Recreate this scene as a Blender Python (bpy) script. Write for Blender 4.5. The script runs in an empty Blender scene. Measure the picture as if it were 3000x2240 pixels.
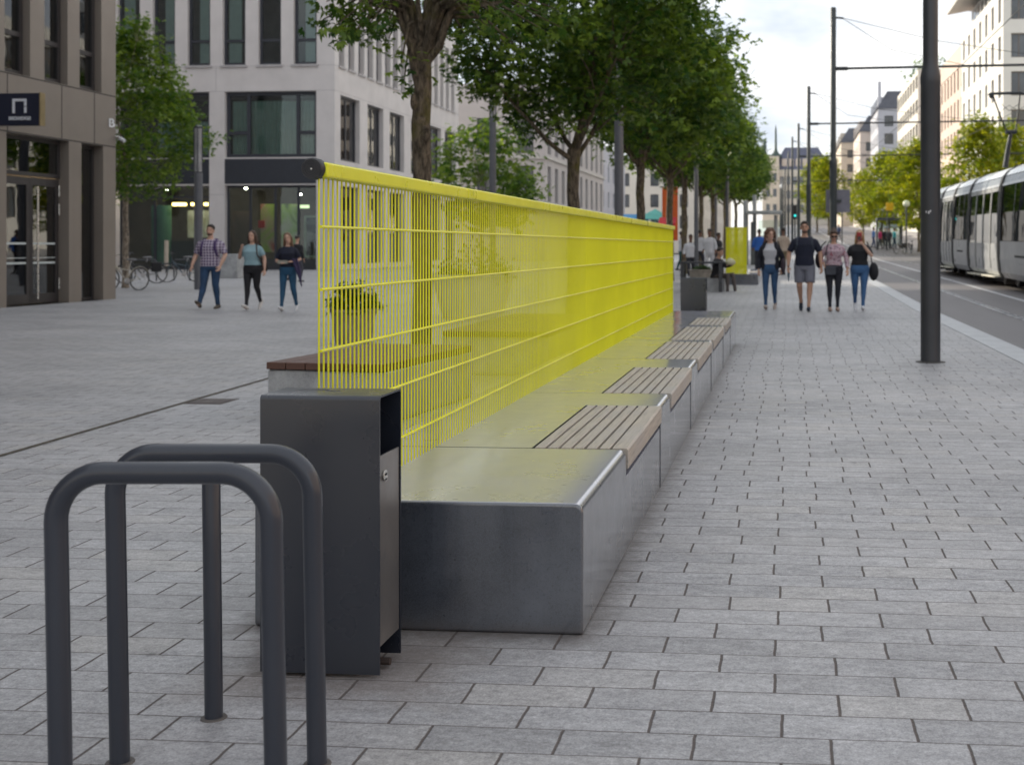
import bpy, bmesh, math, random
import numpy as np
from mathutils import Vector, Matrix, Euler
random.seed(7); RNG = np.random.default_rng(11)
sc = bpy.context.scene
COL = sc.collection
R = math.radians
V = Vector
# ---- the camera's own geometry (used to place things at their real distance)
F, CX, HY, HC, TH = 2600.0, 1473.0, 533.0, 1.31, R(5.0)
CT, ST = math.cos(TH), math.sin(TH)
def at(px, py, d):
    u = (px - CX) / F * d
    return V((u*CT - d*ST, u*ST + d*CT, HC + (HY - py) / F * d))
def gp(px, py, z=0.0):
    return at(px, py, F * (HC - z) / (py - HY))
def onx(X, px, py=HY):
    k = (px - CX) / F * CT - ST
    return at(px, py, X / k)
def ony(Y, px, py=HY):
    k = (px - CX) / F * ST + CT
    return at(px, py, Y / k)
def sstep(a, b, x):
    t = min(1, max(0, (x - a) / (b - a))); return t*t*(3 - 2*t)
def gz(x, y):
    """height of the gently climbing street"""
    s = .0105 * max(0, min(y, 80) - 25) + .025 * max(0, min(y, 420) - 80)
    return s * sstep(-16, 0, x)

# ------------------------------------------------------------------ materials
MATS = {}
def lin(c): return (c[0], c[1], c[2], 1)
class NT:
    def __init__(s, name):
        s.m = bpy.data.materials.new(name); s.m.use_nodes = True
        s.t = s.m.node_tree; s.t.nodes.clear()
        s.out = s.t.nodes.new('ShaderNodeOutputMaterial')
    def n(s, typ, **kw):
        nd = s.t.nodes.new('ShaderNode' + typ)
        for k, v in kw.items():
            if k.startswith('i_'): nd.inputs[k[2:].replace('_', ' ')].default_value = v
            else: setattr(nd, k, v)
        return nd
    def l(s, a, b): s.t.links.new(a, b)
    def math(s, op, a, b=None, c=None, clamp=False):
        nd = s.n('Math', operation=op, use_clamp=clamp)
        for i, x in enumerate((a, b, c)):
            if x is None: continue
            if isinstance(x, (int, float)): nd.inputs[i].default_value = x
            else: s.l(x, nd.inputs[i])
        return nd.outputs[0]
    def noise(s, vec, scale, detail=4, rough=.55, dist=0):
        nd = s.n('TexNoise'); nd.inputs['Scale'].default_value = scale; nd.inputs['Detail'].default_value = detail
        nd.inputs['Roughness'].default_value = rough; nd.inputs['Distortion'].default_value = dist
        if vec is not None: s.l(vec, nd.inputs['Vector'])
        return nd.outputs['Fac']
    def ramp(s, fac, stops):
        nd = s.n('ValToRGB'); cr = nd.color_ramp
        while len(cr.elements) < len(stops): cr.elements.new(.5)
        for e, (p, c) in zip(cr.elements, stops):
            e.position = p; e.color = c if len(c) == 4 else lin(c)
        s.l(fac, nd.inputs[0]); return nd.outputs[0]
    def mixc(s, fac, a, b, mode='MIX'):
        nd = s.n('Mix', data_type='RGBA', blend_type=mode)
        for sock, x in ((nd.inputs[0], fac), (nd.inputs[6], a), (nd.inputs[7], b)):
            if isinstance(x, (int, float)): sock.default_value = x
            elif isinstance(x, tuple): sock.default_value = lin(x)
            else: s.l(x, sock)
        return nd.outputs[2]
    def mapr(s, x, a, b, c=0., d=1.):
        nd = s.n('MapRange'); nd.clamp = True
        for i, v in enumerate((a, b, c, d)): nd.inputs[i+1].default_value = v
        s.l(x, nd.inputs[0]); return nd.outputs[0]
    def stretch(s, vec, sc_):
        nd = s.n('Mapping'); nd.inputs['Scale'].default_value = sc_; s.l(vec, nd.inputs[0]); return nd.outputs[0]
    def bsdf(s, col, rough=.6, metal=0., spec=.5, bump=None, bstr=.3, bdist=.01, coat=0.):
        b = s.n('BsdfPrincipled')
        for sock, x in (('Base Color', col), ('Roughness', rough), ('Metallic', metal)):
            if isinstance(x, (int, float)): b.inputs[sock].default_value = x
            elif isinstance(x, tuple): b.inputs[sock].default_value = lin(x)
            else: s.l(x, b.inputs[sock])
        b.inputs['Specular IOR Level'].default_value = spec
        b.inputs['Coat Weight'].default_value = coat
        if bump is not None:
            bp = s.n('Bump'); bp.inputs['Strength'].default_value = bstr; bp.inputs['Distance'].default_value = bdist
            s.l(bump, bp.inputs['Height']); s.l(bp.outputs[0], b.inputs['Normal'])
        s.l(b.outputs[0], s.out.inputs[0]); return b

def mat(name, col, rough=.6, metal=0., spec=.5, var=.12, vs=3., bump=0., bs=60., bd=.004, coat=0., st=(1, 1, 1), spots=0.):
    """plain painted / stone / cloth surface: base colour with uneven tone, worn roughness and fine relief"""
    if name in MATS: return MATS[name]
    t = NT(name); o = t.n('TexCoord').outputs['Object']
    v = t.stretch(o, st) if st != (1, 1, 1) else o
    n1 = t.noise(v, vs, 5, .6)
    a = tuple(max(0, c*(1 - var*1.6)) for c in col); b = tuple(min(1, c*(1 + var*1.6)) for c in col)
    c = t.ramp(n1, [(.25, a), (.75, b)])
    if spots:
        sp = t.mapr(t.noise(o, vs*14, 3, .7), .60, .72)
        c = t.mixc(t.math('MULTIPLY', sp, spots), c, tuple(x*.45 for x in col))
    rg = t.mapr(t.noise(v, vs*2.3, 4), .3, .7, max(.02, rough - .08), min(1, rough + .08))
    bm_ = t.noise(v, bs, 4, .65) if bump else None
    t.bsdf(c, rg, metal, spec, bm_, bump, bd, coat)
    MATS[name] = t.m; return t.m
def emit(name, col, strength):
    if name in MATS: return MATS[name]
    t = NT(name); e = t.n('Emission'); e.inputs[0].default_value = lin(col); e.inputs[1].default_value = strength
    t.l(e.outputs[0], t.out.inputs[0]); MATS[name] = t.m; return t.m
def glass(name, tint=(.80, .86, .84), boost=.0):
    if name in MATS: return MATS[name]
    t = NT(name)
    fr = t.n('Fresnel'); fr.inputs[0].default_value = 1.5
    k = t.math('ADD', fr.outputs[0], boost, clamp=True)
    tr = t.n('BsdfTransparent'); tr.inputs[0].default_value = lin(tint)
    gl = t.n('BsdfGlossy'); gl.inputs[0].default_value = lin((.95, .97, 1)); gl.inputs[1].default_value = .015
    o = t.n('TexCoord').outputs['Object']
    bp = t.n('Bump'); bp.inputs['Strength'].default_value = .12; bp.inputs['Distance'].default_value = .02
    t.l(t.noise(o, .9, 2), bp.inputs['Height']); t.l(bp.outputs[0], gl.inputs['Normal'])
    mx = t.n('MixShader'); t.l(k, mx.inputs[0]); t.l(tr.outputs[0], mx.inputs[1]); t.l(gl.outputs[0], mx.inputs[2])
    t.l(mx.outputs[0], t.out.inputs[0]); MATS[name] = t.m; return t.m

# ------------------------------------------------------------------ mesh collecting
ORG = {}
class MB:
    def __init__(s): s.v = []; s.f = []; s.mi = []; s.k = 0; s.at_ = None
    def quad(s, *p):
        b = len(s.v); s.v += [tuple(q) for q in p]; s.f.append(tuple(range(b, b+len(p)))); s.mi.append(s.k); return s
    def box(s, x0, x1, y0, y1, z0, z1):
        if x1 < x0: x0, x1 = x1, x0
        if y1 < y0: y0, y1 = y1, y0
        if z1 < z0: z0, z1 = z1, z0
        b = len(s.v)
        s.v += [(x, y, z) for z in (z0, z1) for (x, y) in ((x0, y0), (x1, y0), (x1, y1), (x0, y1))]
        for q in ((0,3,2,1), (4,5,6,7), (0,1,5,4), (1,2,6,5), (2,3,7,6), (3,0,4,7)):
            s.f.append(tuple(b+i for i in q)); s.mi.append(s.k)
        return s
    def obox(s, P, U, N, u0, u1, n0, n1, z0, z1):
        """box in a wall's own frame: along U, out along N, up z"""
        b = len(s.v); P = V(P)
        for z in (z0, z1):
            for (u, n) in ((u0, n0), (u1, n0), (u1, n1), (u0, n1)):
                s.v.append(tuple(P + U*u + N*n + V((0, 0, z))))
        for q in ((0,3,2,1), (4,5,6,7), (0,1,5,4), (1,2,6,5), (2,3,7,6), (3,0,4,7)):
            s.f.append(tuple(b+i for i in q)); s.mi.append(s.k)
        return s
    def tube(s, pts, rad, seg=10, cap=True, sy=1.0, up=None):
        pts = [V(p) for p in pts]; n = len(pts)
        if isinstance(rad, (int, float)): rad = [rad]*n
        b = len(s.v); prev = None
        for i, p in enumerate(pts):
            t = (pts[min(i+1, n-1)] - pts[max(i-1, 0)])
            t = t.normalized() if t.length > 1e-9 else V((0, 0, 1))
            if prev is None:
                a = V(up) if up else (V((0, 0, 1)) if abs(t.z) < .9 else V((1, 0, 0)))
                s1 = (a - t*a.dot(t)).normalized()
            else:
                s1 = prev - t*prev.dot(t)
                s1 = s1.normalized() if s1.length > 1e-6 else prev
            prev = s1; s2 = t.cross(s1)
            for j in range(seg):
                a = 2*math.pi*j/seg
                s.v.append(tuple(p + (s1*math.cos(a)*sy + s2*math.sin(a))*rad[i]))
        for i in range(n-1):
            for j in range(seg):
                s.f.append((b+i*seg+j, b+i*seg+(j+1) % seg, b+(i+1)*seg+(j+1) % seg, b+(i+1)*seg+j)); s.mi.append(s.k)
        if cap:
            s.f.append(tuple(b+j for j in reversed(range(seg)))); s.mi.append(s.k)
            s.f.append(tuple(b+(n-1)*seg+j for j in range(seg))); s.mi.append(s.k)
        return s
    def prism(s, poly, fn, a, b):
        """closed polygon swept from a to b; fn(u, v, t) gives the point"""
        k = len(s.v); n = len(poly)
        s.v += [tuple(fn(u, v, a)) for u, v in poly] + [tuple(fn(u, v, b)) for u, v in poly]
        for i in range(n):
            j = (i+1) % n; s.f.append((k+i, k+j, k+n+j, k+n+i)); s.mi.append(s.k)
        s.f.append(tuple(k+i for i in reversed(range(n)))); s.mi.append(s.k)
        s.f.append(tuple(k+n+i for i in range(n))); s.mi.append(s.k)
        return s
    def ell(s, c, r, seg=14, rings=9, rot=None):
        b = len(s.v); c = V(c)
        for i in range(rings+1):
            ph = math.pi*i/rings
            for j in range(seg):
                a = 2*math.pi*j/seg
                p = V((r[0]*math.sin(ph)*math.cos(a), r[1]*math.sin(ph)*math.sin(a), r[2]*math.cos(ph)))
                if rot: p = rot @ p
                s.v.append(tuple(c+p))
        for i in range(rings):
            for j in range(seg):
                s.f.append((b+i*seg+j, b+(i+1)*seg+j, b+(i+1)*seg+(j+1) % seg, b+i*seg+(j+1) % seg)); s.mi.append(s.k)
        return s
    def lathe(s, c, prof, seg=20):
        return s.tube([V(c)+V((0, 0, z)) for r, z in prof], [r for r, z in prof], seg)
    def build(s, name, mats, parent=None, smooth=False, bevel=0., seg=2, weld=False, auto=None):
        o3 = ORG.get(parent.name, V((0, 0, 0))) if parent else V((0, 0, 0))
        me = bpy.data.meshes.new(name)
        vv = np.array(s.v, dtype=np.float64).reshape(-1, 3) - np.array(o3)
        me.from_pydata(vv.tolist(), [], s.f)
        if not isinstance(mats, (list, tuple)): mats = [mats]
        for m in mats: me.materials.append(m)
        if len(mats) > 1: me.polygons.foreach_set('material_index', s.mi)
        bm = bmesh.new(); bm.from_mesh(me)
        if weld or bevel: bmesh.ops.remove_doubles(bm, verts=bm.verts, dist=1e-5)
        bmesh.ops.recalc_face_normals(bm, faces=bm.faces)
        bm.to_mesh(me); bm.free()
        if smooth:
            me.polygons.foreach_set('use_smooth', [True]*len(me.polygons))
            me.set_sharp_from_angle(angle=R(auto or 40))
        o = bpy.data.objects.new(name, me); COL.objects.link(o)
        if parent:
            o.parent = parent; ORG[o.name] = o3
        if bevel:
            m = o.modifiers.new('edge', 'BEVEL'); m.width = bevel; m.segments = seg; m.limit_method = 'ANGLE'; m.angle_limit = R(40)
            me.polygons.foreach_set('use_smooth', [True]*len(me.polygons)); m.harden_normals = True
        return o
def tag(o, label=None, cat=None, group=None, kind=None):
    if label: o['label'] = label
    if cat: o['category'] = cat
    if group: o['group'] = group
    if kind: o['kind'] = kind
    return o
def thing(name, label, cat, loc=(0, 0, 0), group=None, rz=0.):
    o = bpy.data.objects.new(name, None); COL.objects.link(o)
    o.location = loc; o.rotation_euler.z = rz; o.empty_display_size = .2
    ORG[o.name] = V(loc)
    return tag(o, label, cat, group)
def structure(o): o['kind'] = 'structure'; return o
def kids(o): return [c for c in bpy.data.objects if c.parent == o]
def copy_tree(o, parent=None, _map=None):
    if _map is None:
        _map = {}
        for c in bpy.data.objects:
            if c.parent: _map.setdefault(c.parent.name, []).append(c)
    c = o.copy(); COL.objects.link(c)
    if parent: c.parent = parent
    for ch in _map.get(o.name, []): copy_tree(ch, c, _map)
    return c
def dup(o, loc, rz=0., label=None, scale=None, group=None):
    c = copy_tree(o); c.location = loc; c.rotation_euler.z = rz
    if label: c['label'] = label
    if group: c['group'] = group
    if scale: c.scale = scale if isinstance(scale, (tuple, list)) else (scale,)*3
    return c
def arc(c, r, a0, a1, n, ax=V((1, 0, 0)), ay=V((0, 0, 1))):
    return [V(c) + ax*r*math.cos(a0+(a1-a0)*i/n) + ay*r*math.sin(a0+(a1-a0)*i/n) for i in range(n+1)]
# ------------------------------------------------------------------ people
def remeshed(mb, voxel, smooth=5, fac=.5):
    me = bpy.data.meshes.new('tmp'); me.from_pydata([tuple(v) for v in mb.v], [], mb.f)
    bm = bmesh.new(); bm.from_mesh(me)
    bmesh.ops.remove_doubles(bm, verts=bm.verts, dist=1e-5); bmesh.ops.recalc_face_normals(bm, faces=bm.faces)
    bm.to_mesh(me); bm.free()
    o = bpy.data.objects.new('tmp', me); COL.objects.link(o)
    r = o.modifiers.new('r', 'REMESH'); r.mode = 'VOXEL'; r.voxel_size = voxel; r.use_smooth_shade = True
    if smooth:
        m = o.modifiers.new('s', 'SMOOTH'); m.iterations = smooth; m.factor = fac
    dg = bpy.context.evaluated_depsgraph_get()
    out = bpy.data.meshes.new_from_object(o.evaluated_get(dg))
    bpy.data.objects.remove(o); bpy.data.meshes.remove(me)
    return out
def put(mesh, name, m, parent):
    mesh.name = name; mesh.materials.clear(); mesh.materials.append(m)
    mesh.polygons.foreach_set('use_smooth', [True]*len(mesh.polygons))
    o = bpy.data.objects.new(name, mesh); COL.objects.link(o); o.parent = parent; ORG[o.name] = V((0, 0, 0)); return o
def lerp(a, b, t): return V(a).lerp(V(b), t)
def taper(mb, pts, rads, k=1.0, add=0., seg=12):
    """tube through pts with rounded ends"""
    pts = [V(p) for p in pts]; rr = [r*k+add for r in rads]
    d0 = (pts[0]-pts[1]).normalized(); d1 = (pts[-1]-pts[-2]).normalized()
    P = [pts[0]+d0*rr[0]*.8, pts[0]+d0*rr[0]*.45] + pts + [pts[-1]+d1*rr[-1]*.45, pts[-1]+d1*rr[-1]*.8]
    Q = [rr[0]*.35, rr[0]*.85] + rr + [rr[-1]*.85, rr[-1]*.35]
    mb.tube(P, Q, seg)
SKIN = [mat('skin_light', (.58, .36, .27), .5, var=.06, vs=9), mat('skin_tan', (.50, .29, .20), .5, var=.06, vs=9),
        mat('skin_dark', (.16, .08, .05), .5, var=.06, vs=9)]
EYE = mat('eye_dark', (.03, .02, .02), .2); LIP = mat('lips', (.42, .17, .15), .45)
def person(label, group, loc, rz, H=1.72, sex='f', skin=0, hair=None, style='long', top=None, sleeve=.6, bottom=None, hem='ankle',
           shoe=None, J=None, lean=0., head=(0, 0, 0), pitch=(0., 0.), vox=.0085, beard=None, width=1.0, coat=None, coat_mat=None, hands=True, name='person'):
    """J: knee/ankle/elbow/wrist places, r = picture left, l = picture right; the figure faces -Y"""
    j = dict(kr=(-.09, -.04, .49), ar=(-.09, .0, .085), kl=(.09, -.04, .49), al=(.09, .0, .085),
             er=(-.25, .03, 1.12), wr=(-.27, -.05, .87), el=(.25, .03, 1.12), wl=(.27, -.05, .87), pel=(0, 0, .93))
    j.update(J or {}); j = {k: V(v) for k, v in j.items()}
    root = thing(name, label, 'person', loc, group, rz); root.scale = (H/1.75,)*3; ORG[root.name] = V((0, 0, 0))
    pel = j['pel']; rot = Matrix.Rotation(lean, 3, 'X')
    T = lambda p: pel + rot @ (V(p) - V((0, 0, .93)))
    m = sex == 'm'
    sw = (.185 if m else .16)*width
    rings = ([(.80, .135, .10, .0), (.88, .168, .118, .01), (.97, .165, .112, .0), (1.07, .150, .104, -.005), (1.18, .160, .112, -.01), (1.29, .178, .120, -.01), (1.36, .172, .104, .0), (1.405, .140, .085, .008), (1.435, .105, .074, .012), (1.46, .076, .066, .014)]
             if m else
             [(.80, .14, .105, .005), (.88, .176, .125, .015), (.97, .158, .110, .005), (1.08, .128, .095, -.005), (1.18, .140, .108, -.02), (1.27, .150, .122, -.03), (1.335, .145, .098, -.005), (1.385, .112, .076, .006), (1.415, .084, .066, .010), (1.44, .064, .058, .012)])
    def loft(mb, z0, z1, add, close=True):
        rs = [r for r in rings if z0 <= r[0] <= z1]
        b = len(mb.v); n = 20
        for z, rx, ry, yo in rs:
            for i in range(n):
                a = 2*math.pi*i/n; ca, sa = math.cos(a), math.sin(a)
                q = .82
                x = math.copysign(abs(ca)**q, ca)*(rx*width+add); y = math.copysign(abs(sa)**q, sa)*(ry*(1+(width-1)*.8)+add)+yo
                mb.v.append(tuple(T((x, y, z))))
        for k in range(len(rs)-1):
            for i in range(n):
                mb.f.append((b+k*n+i, b+k*n+(i+1) % n, b+(k+1)*n+(i+1) % n, b+(k+1)*n+i)); mb.mi.append(0)
        mb.f.append(tuple(b+i for i in reversed(range(n)))); mb.mi.append(0)
        mb.f.append(tuple(b+(len(rs)-1)*n+i for i in range(n))); mb.mi.append(0)
    sh = {s: T((sw*(-1 if s == 'r' else 1), .0, 1.348 if m else 1.328)) for s in 'rl'}
    hip = {s: pel + V((.092*width*(-1 if s == 'r' else 1), .005, -.04)) for s in 'rl'}
    ra = (.052, .045, .036, .026) if m else (.044, .038, .032, .022)
    rl = (.084, .058, .050, .036) if m else (.088, .055, .045, .031)
    def arm(mb, s, add, upto):
        S, E, W = sh[s], j['e'+s], j['w'+s]
        pts = [S, lerp(S, E, .45), E, lerp(E, W, .35), W]; rr = [ra[0], ra[0]*.98, ra[1], ra[1]*1.02, ra[3]*1.05]
        if upto < 2:
            if upto <= 1: pts = [S, lerp(S, E, upto*.5), lerp(S, E, upto)]; rr = [ra[0], ra[0], ra[1]*1.08]
            else: pts = [S, lerp(S, E, .45), E, lerp(E, W, upto-1)]; rr = rr[:3]+[ra[2]]
        mb.tube(pts, [r+add for r in rr], 12) if upto < 2 else taper(mb, pts, rr, 1, add)
        mb.ell(S, ((rr[0]+add)*.95,)*3, 12, 8); n_ = T((0, .008, 1.44 if m else 1.42)); mb.tube([n_.lerp(S, .25)-V((0, 0, .005)), n_.lerp(S, .65)-V((0, 0, .006)), S], [.046+add*.6, .050+add*.6, (rr[0]+add)*.9], 10)
    def leg(mb, s, add, upto=1.):
        h, k, a = hip[s], j['k'+s], j['a'+s]
        calf = lerp(k, a, .33) + V((0, .018, 0))
        pts = [h, lerp(h, k, .5), k, calf, lerp(k, a, .72), a]; rr = [rl[0]*width, rl[0]*.82*width, rl[1], rl[2]*1.1, rl[3]*1.02, rl[3]]
        if upto < 1:
            pts = [h, lerp(h, k, .5), lerp(h, k, upto)]; rr = [rl[0]*width, rl[0]*.95*width, rl[0]*.86*width]
        mb.tube(pts, [r+add for r in rr], 14); mb.ell(h, (rr[0]+add,)*3, 14, 8)
    hc = T((0, -.015, 1.625 if m else 1.60)); hrot = rot @ Euler(head).to_matrix()
    HP = lambda p: hc + hrot @ V(p)
    # one continuous skin: torso, neck, head with nose, chin and ears, arms, hands with five fingers, legs and feet
    b = MB(); loft(b, .8, 1.5, -.012)
    taper(b, [T((0, .012, 1.40)), T((0, .0, 1.50)), HP((0, .012, -.06))], [.062 if m else .052, .056 if m else .046, .052 if m else .044])
    b.ell(HP((0, .012, .025)), (.074, .094, .098), 18, 12, hrot); b.ell(HP((0, -.012, -.045)), (.058, .068, .075), 16, 10, hrot)
    b.ell(HP((0, -.055, -.088)), (.030, .024, .024), 10, 8, hrot)
    taper(b, [HP((0, -.078, .018)), HP((0, -.098, -.022))], [.009, .014], seg=8); b.ell(HP((0, -.074, .032)), (.05, .016, .012), 10, 8, hrot)
    for sx in (-1, 1): b.ell(HP((sx*.075, .012, -.012)), (.012, .022, .032), 8, 8, hrot)
    for s in 'rl':
        arm(b, s, 0, 2); leg(b, s, 0)
        E, W = j['e'+s], j['w'+s]; d = (W-E).normalized(); sx = -1 if s == 'r' else 1
        side = V((-sx, -.6, 0)); side = (side - d*side.dot(d)).normalized(); nrm = d.cross(side)
        if hands:
            c = W + d*.05
            b.ell(c, (.034, .014, .046), 12, 8, Matrix((side, nrm, d)).transposed())
            cu = V((-sx, 0, 0)); cu = (cu-d*cu.dot(d)); cu = cu.normalized() if cu.length > .2 else nrm
            for q, (off, ln) in enumerate(((.024, .058), (.008, .066), (-.008, .061), (-.023, .048))):
                p0 = c + side*off + d*.035
                b.tube([p0, p0+d*ln*.5+cu*.006, p0+d*ln*.85+cu*.022, p0+d*ln+cu*.034], [.0095, .009, .0085, .0065], 8)
            p0 = c + side*.032 - d*.012
            b.tube([p0, p0+side*.022+d*.03, p0+side*.028+d*.062+cu*.01], [.013, .012, .008], 8)
        a = j['a'+s]; pt = pitch[0 if s == 'r' else 1]; fr = Matrix.Rotation(pt, 3, 'X')
        FP = lambda p, a=a, fr=fr: a + fr @ V(p)
        taper(b, [FP((0, .035, -.045)), FP((0, -.06, -.048)), FP((0, -.15, -.06))], [.032, .034, .024])
    o = put(remeshed(b, vox, 4), 'body', SKIN[skin], root)
    # face
    for sx in (-1, 1):
        e = MB(); e.ell(HP((sx*.031, -.081, .012)), (.012, .006, .006), 8, 6, hrot); e.build('eye', EYE, root)
        e = MB(); e.tube([HP((sx*.015, -.088, .034)), HP((sx*.034, -.084, .039)), HP((sx*.050, -.071, .033))], .004, 6); e.build('eyebrow', hair or EYE, root)
    e = MB(); e.ell(HP((0, -.0815, -.056)), (.024, .008, .008), 10, 6, hrot); e.build('mouth', LIP, root)
    if beard:
        e = MB(); e.ell(HP((0, -.016, -.074)), (.0585, .066, .040), 14, 10, hrot); e.ell(HP((0, -.062, -.094)), (.034, .027, .020), 10, 8, hrot)
        put(remeshed(e, .008, 3), 'beard', beard, root)
    if hair:
        e = MB()
        if style == 'short':
            e.ell(HP((0, .022, .050)), (.081, .095, .085), 18, 12, hrot)
            e.ell(HP((0, -.045, .100)), (.05, .035, .028), 12, 8, hrot)
        elif style == 'bun':
            e.ell(HP((0, .024, .045)), (.084, .098, .090), 18, 12, hrot); e.ell(HP((0, .085, .115)), (.05, .045, .045), 12, 8, hrot)
            e.ell(HP((0, -.058, .098)), (.050, .022, .024), 12, 8, hrot)
        elif style == 'curly':
            rr = random.Random(5)
            e.ell(HP((0, .03, .055)), (.098, .100, .092), 18, 12, hrot)
            for i in range(150):
                a = rr.uniform(-.55, math.pi+.55); z = rr.uniform(-.15, .15)
                w = .118 if z < .05 else .118-.06*((z-.05)/.1)
                e.ell(HP((w*math.cos(a), .02+w*.85*math.sin(a), z)), (rr.uniform(.014, .026),)*3, 8, 6)
        else:
            e.ell(HP((0, .024, .043)), (.083, .096, .090), 18, 12, hrot)
            for i in range(15):
                a = -.30+(math.pi+.6)*i/14
                p = HP((.077*math.cos(a), .02+.085*math.sin(a), .02)); q = hc+V((.088*math.cos(a), .045+.085*math.sin(a), -.16)); w = hc+V((.10*math.cos(a), .05+.075*math.sin(a), -.30-.03*math.sin(i*2.1)))
                e.tube([p, q, w], [.024, .026, .012], 8)
        put(remeshed(e, .009, 3), 'hair', hair, root)
    # clothes follow the body and end at hems and cuffs
    if bottom:
        e = MB(); loft(e, .8, .98, .012)
        for s in 'rl': leg(e, s, .011 if (hem == 'ankle' and m) else .007 if hem == 'ankle' else .022, 1. if hem == 'ankle' else .86)
        put(remeshed(e, vox*1.2, 2), 'trousers' if hem == 'ankle' else 'shorts', bottom, root)
    if top:
        e = MB(); loft(e, .88 if m else .9, 1.455 if m else 1.425, .018)
        for s in 'rl': arm(e, s, .016 if sleeve < 1 else .012, sleeve)
        put(remeshed(e, vox*1.2, 2), 'shirt', top, root)
    if coat_mat:
        e = MB()
        for sx in (-1, 1):
            for yy, zz, r_ in ((.0, 1.30, .09), (.02, 1.12, .085), (.01, .95, .095)):
                e.ell(T((sx*(.125*width), yy+.005, zz)), (.062, .128, .17), 14, 9)
        e.ell(T((0, .085, 1.15)), (.15*width, .06, .28), 14, 10)
        for s in 'rl': arm(e, s, .018, 1.95)
        put(remeshed(e, vox*1.2, 3), 'cardigan', coat_mat, root)
    if shoe:
        for s, pt in zip('rl', pitch):
            a = j['a'+s]; fr = Matrix.Rotation(pt, 3, 'X'); e = MB()
            FP = lambda p, a=a, fr=fr: a + fr @ V(p)
            for q, (y, z, r_) in enumerate(((.045, -.04, .042), (-.02, -.036, .043), (-.09, -.045, .046), (-.155, -.056, .034))):
                e.ell(FP((0, y, z)), (r_*.98, .06, .045 if q < 2 else .034), 14, 8, fr)
            e.box(-.001, .001, -.001, .001, -.001, .001) if False else None
            put(remeshed(e, vox, 3), 'shoe', shoe, root)
    return root
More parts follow.
